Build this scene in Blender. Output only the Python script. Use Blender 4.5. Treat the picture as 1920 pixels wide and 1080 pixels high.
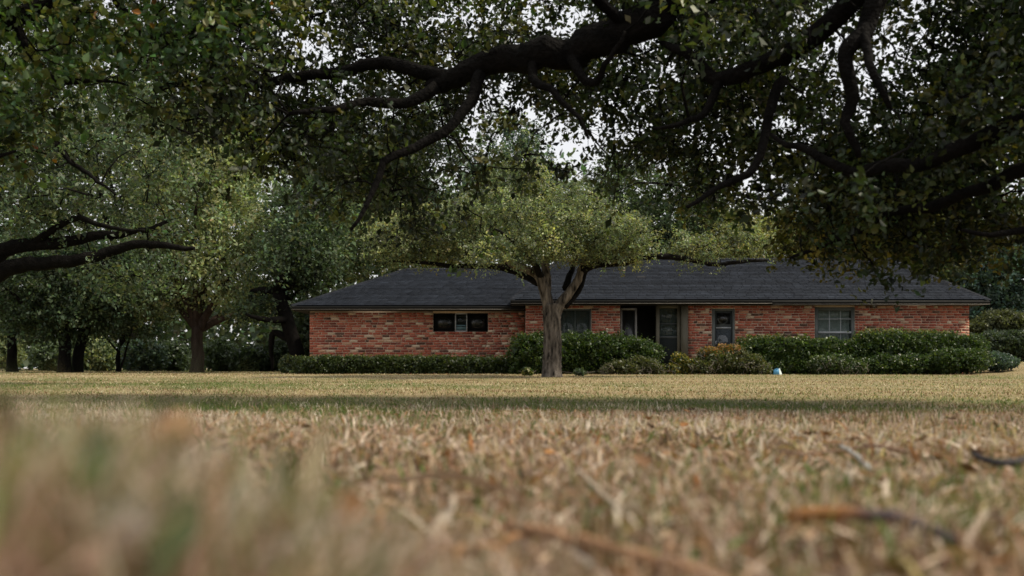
import bpy, math, random
import numpy as np
from mathutils import Vector

# ------------------------------------------------------------------ camera, sky, sun, exposure
for o in list(bpy.data.objects):
    bpy.data.objects.remove(o)
SC = bpy.context.scene
COL = SC.collection
random.seed(7)
RNG = np.random.default_rng(7)

F, CH, HY = 1867.0, 0.26, 689.0          # focal length in photo pixels, eye height, horizon row


def P(px, py, d):
    """point at depth d (metres from the camera) seen at photo pixel px, py"""
    return np.array([(px - 960.0) / F * d, d, CH + (HY - py) / F * d])


cam_d = bpy.data.cameras.new('camera')
cam = bpy.data.objects.new('camera', cam_d)
COL.objects.link(cam)
cam.location = (0, 0, CH)
cam.rotation_euler = (math.radians(90), 0, 0)
cam_d.sensor_width = 36.0
cam_d.lens = F / 1920.0 * 36.0
cam_d.shift_y = (HY - 540.0) / 1920.0
cam_d.clip_start = 0.02
cam_d.clip_end = 2000
cam_d.dof.use_dof = True
cam_d.dof.focus_distance = 15.0
cam_d.dof.aperture_fstop = 2.1
SC.camera = cam

SUN_EL, SUN_AZ = 50.0, 84.0              # height; degrees to the right of straight behind the camera
el, az = math.radians(SUN_EL), math.radians(SUN_AZ)
SUN_DIR = Vector((math.sin(az) * math.cos(el), -math.cos(az) * math.cos(el), math.sin(el)))

W = bpy.data.worlds.new('World')
SC.world = W
W.use_nodes = True
nt = W.node_tree
bg = nt.nodes['Background']
sky = nt.nodes.new('ShaderNodeTexSky')
sky.sky_type = 'NISHITA'
sky.sun_disc = False
sky.sun_elevation = el
sky.sun_rotation = math.atan2(SUN_DIR.x, SUN_DIR.y)
sky.dust_density = 3.0
mixw = nt.nodes.new('ShaderNodeMix')
mixw.data_type = 'RGBA'
mixw.inputs[0].default_value = 0.72      # thin white cloud over the blue
mixw.inputs[7].default_value = (11.6, 11.5, 11.5, 1)
nt.links.new(sky.outputs[0], mixw.inputs[6])
nt.links.new(mixw.outputs[2], bg.inputs[0])
bg.inputs[1].default_value = 0.09

sd = bpy.data.lights.new('sun', 'SUN')
sun = bpy.data.objects.new('sun', sd)
COL.objects.link(sun)
sd.energy = 4.2
sd.angle = math.radians(5.0)
sd.color = (1.0, 0.90, 0.74)
sun.rotation_euler = (-SUN_DIR).to_track_quat('-Z', 'Y').to_euler()

SC.view_settings.view_transform = 'Standard'
SC.view_settings.look = 'None'
SC.view_settings.exposure = 0.15
SC.view_settings.gamma = 1.0
SC.view_settings.use_curve_mapping = False
SC.cycles.use_denoising = True
SC.cycles.max_bounces = 5
SC.cycles.diffuse_bounces = 2
SC.cycles.glossy_bounces = 3
SC.cycles.transmission_bounces = 4
SC.cycles.transparent_max_bounces = 6
SC.cycles.sample_clamp_indirect = 6.0


# ------------------------------------------------------------------ helpers
class Acc:
    """collects vertices, quads / triangles and per-vertex colours for one mesh"""

    def __init__(self):
        self.V, self.Q, self.T, self.C, self.n = [], [], [], [], 0

    def add(self, v, q=None, t=None, c=None):
        v = np.asarray(v, float).reshape(-1, 3)
        if q is not None and len(q):
            self.Q.append(np.asarray(q, int).reshape(-1, 4) + self.n)
        if t is not None and len(t):
            self.T.append(np.asarray(t, int).reshape(-1, 3) + self.n)
        self.V.append(v)
        if c is None:
            c = np.full((len(v), 3), 0.5)
        c = np.asarray(c, float)
        if c.ndim == 1:
            c = np.tile(c, (len(v), 1))
        self.C.append(c)
        self.n += len(v)

    def mesh(self, name, smooth=False):
        me = bpy.data.meshes.new(name)
        if not self.V:
            return me
        v = np.concatenate(self.V).astype(np.float32)
        q = np.concatenate(self.Q) if self.Q else np.zeros((0, 4), int)
        t = np.concatenate(self.T) if self.T else np.zeros((0, 3), int)
        nl = q.size + t.size
        me.vertices.add(len(v))
        me.vertices.foreach_set('co', v.ravel())
        me.loops.add(nl)
        me.loops.foreach_set('vertex_index', np.concatenate([q.ravel(), t.ravel()]).astype(np.int32))
        me.polygons.add(len(q) + len(t))
        st = np.concatenate([np.arange(len(q)) * 4, q.size + np.arange(len(t)) * 3]).astype(np.int32)
        me.polygons.foreach_set('loop_start', st)
        if smooth:
            me.polygons.foreach_set('use_smooth', np.ones(len(st), bool))
        a = me.attributes.new('col', 'FLOAT_COLOR', 'POINT')
        c = np.concatenate(self.C)
        a.data.foreach_set('color', np.concatenate([c, np.ones((len(c), 1))], 1).astype(np.float32).ravel())
        me.update(calc_edges=True)
        me.validate()
        return me


def obj(name, acc, mat, parent=None, loc=None, smooth=False):
    me = acc.mesh(name, smooth) if isinstance(acc, Acc) else acc
    o = bpy.data.objects.new(name, me)
    COL.objects.link(o)
    if mat is not None and len(me.materials) == 0:
        me.materials.append(mat)
    if parent is not None:
        o.parent = parent
        o.matrix_parent_inverse = parent_inv(parent)
    if loc is not None:
        o.location = loc
    return o


def parent_inv(p):
    from mathutils import Matrix
    return Matrix.Translation(-Vector(p.location)) if p.type == 'EMPTY' else Matrix.Identity(4)


def thing(name, label, cat, loc=(0, 0, 0), group=None):
    o = bpy.data.objects.new(name, None)
    o.empty_display_size = 0.2
    COL.objects.link(o)
    o.location = [float(a) for a in loc]
    return tag(o, label, cat, group)


def tag(o, label, cat, group=None):
    o['label'] = label
    o['category'] = cat
    if group:
        o['group'] = group
    return o


BOXQ = np.array([[0, 3, 2, 1], [4, 5, 6, 7], [0, 1, 5, 4], [1, 2, 6, 5], [2, 3, 7, 6], [3, 0, 4, 7]])


def box(acc, x0, x1, y0, y1, z0, z1, c=None):
    v = [[x0, y0, z0], [x1, y0, z0], [x1, y1, z0], [x0, y1, z0], [x0, y0, z1], [x1, y0, z1], [x1, y1, z1], [x0, y1, z1]]
    acc.add(v, BOXQ, c=c)


def boxo(name, dims, mat, parent):
    a = Acc()
    box(a, *dims)
    return obj(name, a, mat, parent)


def catmull(pts, step):
    pts = np.asarray(pts, float)
    if len(pts) == 2:
        n = max(2, int(np.linalg.norm(pts[1] - pts[0]) / step) + 1)
        return pts[0] + (pts[1] - pts[0]) * np.linspace(0, 1, n)[:, None], np.linspace(0, 1, n)
    p = np.vstack([2 * pts[0] - pts[1], pts, 2 * pts[-1] - pts[-2]])
    out, tt = [], []
    m = len(pts) - 1
    for i in range(m):
        a, b, c, d = p[i:i + 4]
        n = max(2, int(np.linalg.norm(c - b) / step) + 1)
        t = np.linspace(0, 1, n, endpoint=False)[:, None]
        out.append(0.5 * (2 * b + (c - a) * t + (2 * a - 5 * b + 4 * c - d) * t ** 2 + (3 * b - a - 3 * c + d) * t ** 3))
        tt.append((i + t[:, 0]) / m)
    out.append(pts[-1:])
    tt.append([1.0])
    return np.vstack(out), np.concatenate(tt)


def tube(acc, pts, rad, sides=6, bark=0.0, c=None, rng=RNG):
    pts = np.asarray(pts, float)
    rad = np.broadcast_to(np.asarray(rad, float), (len(pts),))
    t = np.gradient(pts, axis=0)
    t /= np.linalg.norm(t, axis=1)[:, None] + 1e-9
    ref = np.eye(3)[np.argmin(np.abs(t).mean(0))]
    u = np.cross(t, ref)
    u /= np.linalg.norm(u, axis=1)[:, None] + 1e-9
    w = np.cross(t, u)
    n = len(pts)
    a = np.linspace(0, 2 * np.pi, sides, endpoint=False)
    r = rad[:, None] * np.ones((1, sides))
    if bark > 0:
        ridge = rng.normal(0, 1, sides)[None, :] * 0.6 + rng.normal(0, 0.7, (n, sides))
        r = r * (1 + bark * ridge)
    v = pts[:, None, :] + r[..., None] * (np.cos(a)[None, :, None] * u[:, None, :] + np.sin(a)[None, :, None] * w[:, None, :])
    i, j = np.meshgrid(np.arange(n - 1), np.arange(sides), indexing='ij')
    j2 = (j + 1) % sides
    q = np.stack([i * sides + j, i * sides + j2, (i + 1) * sides + j2, (i + 1) * sides + j], -1).reshape(-1, 4)
    v = v.reshape(-1, 3)
    # end caps
    tri = []
    k = n * sides
    v = np.vstack([v, pts[:1], pts[-1:]])
    for s in range(sides):
        tri.append([k, (s + 1) % sides, s])
        tri.append([k + 1, (n - 1) * sides + s, (n - 1) * sides + (s + 1) % sides])
    acc.add(v, q, tri, c=c)


def unit(v):
    return v / (np.linalg.norm(v, axis=-1, keepdims=True) + 1e-9)


def leaves(acc, pos, size, cols, rng, axis=None, up=0.5, aspect=0.5, hexa=False):
    """one folded leaf per position"""
    n = len(pos)
    if n == 0:
        return
    d = rng.normal(0, 1, (n, 3))
    d[:, 2] -= 0.25
    if axis is not None:
        d = unit(d) + axis * 0.9
    d = unit(d)
    nn = rng.normal(0, 1, (n, 3))
    nn[:, 2] += up * 2.2
    nn -= d * (nn * d).sum(1, keepdims=True)
    nn = unit(nn)
    s = np.cross(nn, d)
    size = np.broadcast_to(np.asarray(size, float), (n,))[:, None]
    L = d * size
    S = s * size * aspect * 0.5
    N = nn * size * 0.12
    if not hexa:
        v = np.stack([pos - L * 0.5, pos + S + N, pos + L * 0.5, pos - S + N], 1)
        q = np.arange(n * 4).reshape(n, 4)
        k = 4
    else:
        cv = nn * size * rng.uniform(-0.22, 0.1, (n, 1))
        v = np.stack([pos - L * 0.5, pos - L * 0.12 + S * 0.75 + N, pos + L * 0.24 + S + N, pos + L * 0.5 + cv,
                      pos + L * 0.24 - S + N, pos - L * 0.12 - S * 0.75 + N], 1)
        b = (np.arange(n) * 6)[:, None]
        q = np.concatenate([b + np.array([[0, 1, 2, 3]]), b + np.array([[0, 3, 4, 5]])])
        k = 6
    acc.add(v.reshape(-1, 3), q, c=np.repeat(cols, k, 0))


def vary(base, n, rng, amt=0.3, hue=0.12):
    base = np.asarray(base, float)
    m = np.exp(rng.normal(0, amt, (n, 1)))
    h = 1 + rng.normal(0, hue, (n, 3))
    return np.clip(base * m * h, 0.004, 0.9)


# ------------------------------------------------------------------ materials
def new_mat(name):
    m = bpy.data.materials.new(name)
    m.use_nodes = True
    return m, m.node_tree, m.node_tree.nodes['Principled BSDF']


def mat_plain(name, col, rough=0.7, var=0.15, scale=6.0, bump=0.0, bscale=40.0, spec=0.3, stretch=(1, 1, 1), metal=0.0):
    m, t, b = new_mat(name)
    b.inputs['Roughness'].default_value = rough
    b.inputs['Specular IOR Level'].default_value = spec
    b.inputs['Metallic'].default_value = metal
    tc = t.nodes.new('ShaderNodeTexCoord')
    mp = t.nodes.new('ShaderNodeMapping')
    mp.inputs['Scale'].default_value = stretch
    t.links.new(tc.outputs['Object'], mp.inputs[0])
    n = t.nodes.new('ShaderNodeTexNoise')
    n.inputs['Scale'].default_value = scale
    n.inputs['Detail'].default_value = 5
    t.links.new(mp.outputs[0], n.inputs['Vector'])
    r = t.nodes.new('ShaderNodeValToRGB')
    c = np.array(col)
    r.color_ramp.elements[0].position = 0.3
    r.color_ramp.elements[1].position = 0.7
    r.color_ramp.elements[0].color = (*(c * (1 - var)), 1)
    r.color_ramp.elements[1].color = (*np.clip(c * (1 + var), 0, 1), 1)
    t.links.new(n.outputs[0], r.inputs[0])
    t.links.new(r.outputs[0], b.inputs['Base Color'])
    if bump:
        n2 = t.nodes.new('ShaderNodeTexNoise')
        n2.inputs['Scale'].default_value = bscale
        n2.inputs['Detail'].default_value = 6
        t.links.new(mp.outputs[0], n2.inputs['Vector'])
        bp = t.nodes.new('ShaderNodeBump')
        bp.inputs['Strength'].default_value = bump
        bp.inputs['Distance'].default_value = 0.05
        t.links.new(n2.outputs[0], bp.inputs['Height'])
        t.links.new(bp.outputs[0], b.inputs['Normal'])
    return m


def mat_attr(name, rough=0.8, trans=0.0, spec=0.25, var=0.25, scale=30.0, bump=0.0):
    """colour comes from each piece's own vertex colour, with a little grain"""
    m, t, b = new_mat(name)
    b.inputs['Roughness'].default_value = rough
    b.inputs['Specular IOR Level'].default_value = spec
    at = t.nodes.new('ShaderNodeAttribute')
    at.attribute_name = 'col'
    src = at.outputs['Color']
    if var:
        tc = t.nodes.new('ShaderNodeTexCoord')
        n = t.nodes.new('ShaderNodeTexNoise')
        n.inputs['Scale'].default_value = scale
        n.inputs['Detail'].default_value = 4
        t.links.new(tc.outputs['Object'], n.inputs['Vector'])
        mr = t.nodes.new('ShaderNodeMapRange')
        mr.inputs[1].default_value = 0.25
        mr.inputs[2].default_value = 0.75
        mr.inputs[3].default_value = 1 - var
        mr.inputs[4].default_value = 1 + var
        t.links.new(n.outputs[0], mr.inputs[0])
        mx = t.nodes.new('ShaderNodeVectorMath')
        mx.operation = 'SCALE'
        t.links.new(src, mx.inputs[0])
        t.links.new(mr.outputs[0], mx.inputs['Scale'])
        src = mx.outputs[0]
        if bump:
            bp = t.nodes.new('ShaderNodeBump')
            bp.inputs['Strength'].default_value = bump
            bp.inputs['Distance'].default_value = 0.02
            t.links.new(n.outputs[0], bp.inputs['Height'])
            t.links.new(bp.outputs[0], b.inputs['Normal'])
    t.links.new(src, b.inputs['Base Color'])
    if trans:
        tr = t.nodes.new('ShaderNodeBsdfTranslucent')
        g = t.nodes.new('ShaderNodeVectorMath')
        g.operation = 'MULTIPLY'
        g.inputs[1].default_value = (1.25, 1.3, 0.6)
        t.links.new(src, g.inputs[0])
        t.links.new(g.outputs[0], tr.inputs['Color'])
        ms = t.nodes.new('ShaderNodeMixShader')
        ms.inputs[0].default_value = trans
        t.links.new(b.outputs[0], ms.inputs[1])
        t.links.new(tr.outputs[0], ms.inputs[2])
        t.links.new(ms.outputs[0], t.nodes['Material Output'].inputs['Surface'])
    return m


def mat_glass(name, tint=(0.02, 0.03, 0.03), alpha=0.55, rough=0.06):
    m, t, b = new_mat(name)
    b.inputs['Base Color'].default_value = (*tint, 1)
    b.inputs['Roughness'].default_value = rough
    b.inputs['Specular IOR Level'].default_value = 0.6
    tr = t.nodes.new('ShaderNodeBsdfTransparent')
    ms = t.nodes.new('ShaderNodeMixShader')
    ms.inputs[0].default_value = alpha
    t.links.new(tr.outputs[0], ms.inputs[1])
    t.links.new(b.outputs[0], ms.inputs[2])
    t.links.new(ms.outputs[0], t.nodes['Material Output'].inputs['Surface'])
    return m


M = {}
M['leaf'] = mat_attr('leaf', rough=0.45, trans=0.35, spec=0.4, var=0)
M['leaf_far'] = mat_attr('leaf_far', rough=0.65, trans=0.3, spec=0.2, var=0)
M['grass'] = mat_attr('grass', rough=0.7, trans=0.25, spec=0.2, var=0)
M['ground'] = mat_attr('ground_soil', rough=0.95, spec=0.1, var=0.35, scale=18.0, bump=0.4)
M['brick'] = mat_attr('brick_clay', rough=0.9, spec=0.15, var=0.22, scale=28.0, bump=0.3)
M['shingle'] = mat_attr('asphalt_shingle', rough=0.9, spec=0.15, var=0.3, scale=2.5, bump=0.1)
M['litter'] = mat_attr('dry_litter', rough=0.75, spec=0.2, var=0.3, scale=120.0, bump=0.3)
M['mortar'] = mat_plain('mortar', (0.50, 0.38, 0.29), 0.95, 0.2, 14)
M['bark_dark'] = mat_plain('bark_dark', (0.0065, 0.0057, 0.005), 0.95, 0.5, 9, 0.8, 30, 0.1)  # near black: leaf shade on the limbs put into the bark colour
M['bark'] = mat_plain('bark', (0.098, 0.084, 0.070), 0.95, 0.95, 14, 1.0, 16, 0.1, (1, 1, 0.2))
M['bark_red'] = mat_plain('bark_red', (0.045, 0.032, 0.026), 0.95, 0.4, 8, 0.8, 26, 0.1, (1, 1, 0.25))
M['twig'] = mat_plain('twig_bark', (0.10, 0.085, 0.07), 0.9, 0.3, 20, 0.3, 60, 0.1)
M['trim_dark'] = mat_plain('trim_dark_paint', (0.011, 0.011, 0.010), 0.75, 0.2, 5, spec=0.15)
M['trim_light'] = mat_plain('trim_pale_paint', (0.17, 0.155, 0.135), 0.6, 0.3, 4)
M['soffit'] = mat_plain('soffit_paint', (0.022, 0.021, 0.018), 0.8, 0.2, 3)
M['frame'] = mat_plain('frame_grey_paint', (0.095, 0.105, 0.10), 0.55, 0.12, 6)
M['frame_white'] = mat_plain('frame_white_paint', (0.36, 0.375, 0.39), 0.5, 0.1, 6)
M['post'] = mat_plain('post_paint', (0.11, 0.10, 0.075), 0.6, 0.12, 4)
M['door'] = mat_plain('door_paint', (0.05, 0.056, 0.056), 0.5, 0.12, 5)
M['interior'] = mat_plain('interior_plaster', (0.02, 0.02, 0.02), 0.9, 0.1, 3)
M['curtain'] = mat_plain('curtain_cloth', (0.50, 0.62, 0.56), 0.9, 0.15, 5, 0.2, 12, 0.1, (6, 1, 1))
M['blind'] = mat_plain('blind_cloth', (0.13, 0.16, 0.14), 0.9, 0.1, 5)
M['glass'] = mat_glass('window_glass', alpha=0.35)
M['glass_dark'] = mat_glass('window_glass_dark', (0.008, 0.009, 0.009), 0.85, 0.3)
M['blue'] = mat_plain('blue_plastic', (0.10, 0.33, 0.55), 0.45, 0.08, 20)
M['bluelit'] = mat_plain('sunlit_plastic', (0.55, 0.62, 0.60), 0.5, 0.08, 20)  # sunlight on the box's right side put into the plastic colour
M['bluedark'] = mat_plain('dark_blue_plastic', (0.02, 0.09, 0.16), 0.5, 0.08, 20)


# ------------------------------------------------------------------ ground
_k = RNG.normal(0, 1, (14, 2)) * np.array([0.25, 0.25, 0.4, 0.4, 0.7, 0.7, 1.2, 1.2, 2.0, 2.0, 3.5, 3.5, 6, 6])[:, None]
_ph = RNG.uniform(0, 6.28, 14)
_am = np.array([1, 1, 1, 1, .9, .9, .8, .8, .6, .6, .5, .5, .4, .4])


def patch(x, y, o=0.0):
    s = 0
    for k, p, a in zip(_k, _ph, _am):
        s = s + a * np.sin(k[0] * (x + o) + k[1] * (y - o) + p)
    return s / 3.0


def smooth(e0, e1, x):
    t = np.clip((x - e0) / (e1 - e0), 0, 1)
    return t * t * (3 - 2 * t)


def hgt(x, y):
    x, y = np.asarray(x, float), np.asarray(y, float)
    z = 0.010 * patch(x * 0.8, y * 0.8) * (1 - smooth(20, 60, np.hypot(x, y)))
    z = z - 0.035 * smooth(4.5, 7.5, y) * (1 - smooth(22, 30, y))
    z = z + 0.160 * np.exp(-((x + 0.31) / 0.25) ** 2 - ((y - 0.66) / 0.25) ** 2)
    z = z + 0.07 * np.exp(-((x + 1.6) / 0.9) ** 2 - ((y - 2.6) / 0.8) ** 2)
    z = z + 0.42 * smooth(13.5, 20, x) * smooth(24, 36, y)
    z = z + 0.05 * smooth(20, 30, y) * (1 - smooth(45, 80, y))
    return z - 0.02 * np.exp(-(x ** 2 + y ** 2) / 0.08)


STRAW = np.array([0.30, 0.235, 0.125])
GREEN = np.array([0.075, 0.10, 0.030])


def greenness(x, y):
    g = 0.25 + 0.42 * patch(x * 0.7, y * 0.7, 3.1)
    g = g + 0.35 * np.exp(-((x + 5.5) / 3.5) ** 2 - ((y - 19) / 5) ** 2)
    g = g + 0.25 * np.exp(-((y - 7) / 1.8) ** 2)
    return np.clip(g, 0.02, 0.9)


rr = np.concatenate([np.linspace(0.0, 0.2, 3), 0.2 * np.exp(np.linspace(0.05, math.log(300 / 0.2), 140))])
aa = np.linspace(0, 2 * np.pi, 220, endpoint=False)
R_, A_ = np.meshgrid(rr, aa, indexing='ij')
gx, gy = R_ * np.sin(A_), R_ * np.cos(A_)
gz = hgt(gx, gy)
g = greenness(gx, gy)[..., None]
near_ = (1 - smooth(4, 9, gy))[..., None]
gc = (STRAW * 0.80) * (1 - g) + GREEN * 0.9 * g
gc = gc * (1 - near_) + np.array([0.11, 0.078, 0.05]) * near_          # bare soil between the coarse blades nearby
acc = Acc()
i, j = np.meshgrid(np.arange(len(rr) - 1), np.arange(len(aa)), indexing='ij')
j2 = (j + 1) % len(aa)
n_ = len(aa)
acc.add(np.stack([gx, gy, gz], -1).reshape(-1, 3),
        np.stack([i * n_ + j, i * n_ + j2, (i + 1) * n_ + j2, (i + 1) * n_ + j], -1).reshape(-1, 4), c=gc.reshape(-1, 3))
ground = obj('ground', acc, M['ground'], smooth=True)
ground['kind'] = 'structure'

# ------------------------------------------------------------------ the house
DL, DM = 33.2, 32.2                      # front wall planes: left wing, main block
kL, kM = F / DL, F / DM


def xL(px): return (px - 960) / kL
def xM(px): return (px - 960) / kM
def zL(py): return CH + (HY - py) / kL
def zM(py): return CH + (HY - py) / kM


house = thing('brick_house', 'long low red brick ranch house with a dark shingled hip roof', 'house', (4.0, 35.0, 0.0))
XS = 0.431                                # step between the two blocks
XE0, XE1 = xL(580), xM(1818)
BACK = 40.2
ZS_L, ZS_M = 2.14, 2.27                   # soffits
op_L = [(xL(812), xL(915), zL(622), zL(587))]
op_M = [(xM(1048), xM(1109), 0.75, 2.16), (xM(1163), xM(1290), 0.0, 2.30), (xM(1335), xM(1378), 0.0, 2.16),
        (xM(1528), xM(1603), 0.62, 2.21)]


def backing(acc, x0, x1, y0, y1, top, ops):
    xs = sorted(ops)
    x = x0
    for a, b, z0, z1 in xs:
        box(acc, x, a, y0, y1, -0.2, top)
        if z0 > 0.05:
            box(acc, a, b, y0, y1, -0.2, z0)
        if z1 < top:
            box(acc, a, b, y0, y1, z1, top)
        x = b
    box(acc, x, x1, y0, y1, -0.2, top)


acc = Acc()
backing(acc, XE0 + 0.01, XS, DL + 0.018, DL + 0.22, ZS_L + 0.1, op_L)
wall_L = obj('wall', acc, M['mortar'], house)
acc = Acc()
backing(acc, XS + 0.012, XE1 - 0.012, DM + 0.018, DM + 0.22, ZS_M + 0.1, op_M)
box(acc, XS + 0.014, XS + 0.2, DM + 0.221, DL + 0.3, -0.2, ZS_M + 0.1)
wall_M = obj('wall', acc, M['mortar'], house)

RED = [(0.36, 0.100, 0.062), (0.32, 0.086, 0.056), (0.40, 0.122, 0.076), (0.25, 0.068, 0.048), (0.35, 0.115, 0.073),
       (0.42, 0.142, 0.092), (0.19, 0.058, 0.043)]
PALE = [(0.52, 0.38, 0.27), (0.48, 0.30, 0.20), (0.46, 0.23, 0.15), (0.58, 0.46, 0.34)]
DARK = [(0.09, 0.048, 0.036), (0.12, 0.064, 0.048)]
CRS = 0.083
brick_meshes = {}


def brick_mesh(L, ci):
    key = (round(L, 2), ci)
    if key not in brick_meshes:
        c = (RED + PALE + DARK)[ci]
        a = Acc()
        h, w = 0.0310, 0.05
        r = random.Random(hash(key) & 0xffff)
        v = np.array([[x, y, z] for z in (-h, h) for x, y in ((-L / 2, -w), (L / 2, -w), (L / 2, w), (-L / 2, w))])
        v = v + np.array([[r.uniform(-.004, .004), r.uniform(-.004, .003), r.uniform(-.0035, .0035)] for _ in range(8)])
        a.add(v, BOXQ, c=c)
        me = a.mesh('brick')
        me.materials.append(M['brick'])
        brick_meshes[key] = me
    return brick_meshes[key]


def lay(x0, x1, yf, top, ops, rng):
    out = []
    row = 0
    z = 0.02 + CRS / 2
    while z < top - 0.01:
        iv = [(x0, x1)]
        for a, b, z0, z1 in ops:
            if z + 0.03 > z0 and z - 0.03 < z1:
                iv = [s for (p, q) in iv for s in ((p, min(q, a)), (max(p, b), q)) if s[1] - s[0] > 0.05]
        for p, q in iv:
            x = p + (0.0 if row % 2 else -0.12)
            while x < q - 0.03:
                L = rng.choice([0.22, 0.24, 0.26, 0.26, 0.30, 0.13])
                a, b = max(x, p), min(x + L, q)
                if q - b < 0.06:
                    b = q
                if b - a > 0.04:
                    u = rng.random()
                    ci = rng.randrange(7) if u < 0.78 else (7 + rng.randrange(4) if u < 0.91 else 11 + rng.randrange(2))
                    out.append(((a + b) / 2, yf + rng.uniform(-0.004, 0.006) + 0.05, z + rng.uniform(-.004, .004),
                                round(b - a - rng.uniform(0.018, 0.028), 2), ci, rng.uniform(-0.012, 0.012)))
                x += L
        row += 1
        z += CRS
    return out


rb = random.Random(3)
bricks = [(b, wall_L) for b in lay(XE0, XS, DL, ZS_L, op_L, rb)] + \
         [(b, wall_M) for b in lay(XS, XE1, DM, ZS_M, op_M, rb)]
# the 300 that show largest: those well clear of the hedges on the sunlit stretches
vis = [k for k, (b, w) in enumerate(bricks) if (w is wall_L and 0.66 < b[2] < 1.95 and b[0] < -0.2)
       or (w is wall_M and b[2] > 1.25 and b[0] > xM(1378) and b[2] < 2.0)]
vis = set(sorted(vis, key=lambda k: -bricks[k][0][3])[:300])
rest = {wall_L: Acc(), wall_M: Acc()}
for k, (b, w) in enumerate(bricks):
    x, y, z, L, ci, tl = b
    if k in vis:
        o = bpy.data.objects.new('brick', brick_mesh(L, ci))
        COL.objects.link(o)
        o.parent = w
        o.matrix_parent_inverse = parent_inv(w)
        o.location = (x, y, z)
        o.rotation_euler = (0, tl, 0)
    else:
        c = (RED + PALE + DARK)[ci]
        h = 0.0310
        v = np.array([[xx, yy, zz] for zz in (-h, h) for xx, yy in ((-L / 2, -.05), (L / 2, -.05), (L / 2, .05), (-L / 2, .05))])
        v += RNG.uniform(-.0035, .0035, (8, 3))
        v[:, 2] += v[:, 0] * -tl
        rest[w].add(v + np.array([x, y, z]), BOXQ, c=np.array(c) * rb.uniform(.85, 1.15))
for w, a in rest.items():
    o = obj('brick_courses', a, M['brick'], w)
    o['kind'] = 'stuff'
    o['label'] = 'remaining red and cream bricks of the wall'

# side and back walls, dark rooms behind the windows
acc = Acc()
box(acc, XE0 + 0.012, XE0 + 0.2, DL + 0.221, BACK, -0.2, ZS_L + 0.1, (0.27, 0.085, 0.055))
box(acc, XE1 - 0.2, XE1 - 0.014, DM + 0.221, BACK, -0.2, ZS_M + 0.1, (0.27, 0.085, 0.055))
box(acc, XE0 + 0.014, XE1 - 0.016, BACK + 0.001, BACK + 0.2, -0.2, ZS_L + 0.1, (0.27, 0.085, 0.055))
obj('rear_wall', acc, M['brick'], house)
acc = Acc()
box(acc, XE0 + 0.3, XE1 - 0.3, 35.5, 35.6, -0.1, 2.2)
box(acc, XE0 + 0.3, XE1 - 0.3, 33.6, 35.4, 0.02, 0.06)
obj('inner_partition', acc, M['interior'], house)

# brick sill under the left wing window
acc = Acc()
a, b, z0, z1 = op_L[0]
n = 17
for s in range(n):
    w_ = (b - a + 0.1) / n
    c = RED[s % 5] if s % 4 else PALE[s % 3]
    box(acc, a - 0.05 + s * w_ + 0.005, a - 0.05 + (s + 1) * w_ - 0.005, DL - 0.025, DL + 0.14, z0 - 0.075, z0 - 0.004, np.array(c) * 0.8)
obj('window_sill', acc, M['brick'], house)


def window(x0, x1, z0, z1, y, fw, frame_mat, cols=(), rows=(), glass='glass', name='window', mun='frame', behind=None):
    a = Acc()
    box(a, x0, x0 + fw, y - 0.03, y + 0.06, z0, z1)
    box(a, x1 - fw, x1, y - 0.03, y + 0.06, z0, z1)
    box(a, x0 + fw, x1 - fw, y - 0.03, y + 0.06, z1 - fw, z1)
    box(a, x0 + fw, x1 - fw, y - 0.03, y + 0.06, z0, z0 + fw)
    w_ = obj(name, a, M[frame_mat], house)
    ex = [x0 + fw - 0.008] + sorted(cols) + [x1 - fw + 0.008]
    ez = [z0 + fw - 0.008] + sorted(cz for cz, _ in rows) + [z1 - fw + 0.008]
    for i_ in range(len(ex) - 1):                      # one pane in each opening between the bars
        for j_ in range(len(ez) - 1):
            boxo('pane', (ex[i_] + 0.0085, ex[i_ + 1] - 0.0085, y + 0.0005, y + 0.006, ez[j_] + 0.0085, ez[j_ + 1] - 0.0085), M[glass], w_)
    for cx in cols:
        boxo('muntin', (cx - 0.009, cx + 0.009, y - 0.008, y + 0.010, z0 + fw + 0.002, z1 - fw - 0.002), M[mun], w_)
    for cz, th in rows:
        boxo('rail', (x0 + fw + 0.002, x1 - fw - 0.002, y - 0.02, y + 0.009, cz - th / 2, cz + th / 2), M[mun], w_)
    if behind:
        folds = Acc()
        nx = max(12, int((x1 - x0) * 24))
        xs = np.linspace(x0 + fw, x1 - fw, nx)
        ys = y + 0.13 + 0.02 * np.sin(np.arange(nx) * 1.9)
        v = np.array([[x, yy, z] for z in (z0, z1) for x, yy in zip(xs, ys)])
        q = [[s, s + 1, nx + s + 1, nx + s] for s in range(nx - 1)]
        folds.add(v, q)
        obj('curtain', folds, M[behind], w_)
    return w_


# left wing: a strip window with dark screens beside one narrow pale-framed pane
a, b, z0, z1 = op_L[0]
window(a + 0.005, xL(853) - 0.004, z0 + 0.004, z1, DL + 0.09, 0.035, 'trim_dark', glass='glass_dark', name='screened_window')
window(xL(876) + 0.004, b - 0.005, z0 + 0.004, z1, DL + 0.09, 0.035, 'trim_dark', glass='glass_dark', name='screened_window')
wc = window(xL(853), xL(876), z0 + 0.003, z1, DL + 0.06, 0.035, 'frame_white', rows=[(zL(612), 0.02)], name='narrow_window', mun='trim_dark')
boxo('air_conditioner_panel', (xL(855), xL(874), DL + 0.05, DL + 0.075, zL(618.5), zL(609)), mat_plain('teal_panel', (0.10, 0.17, 0.19), 0.6), wc)
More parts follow.
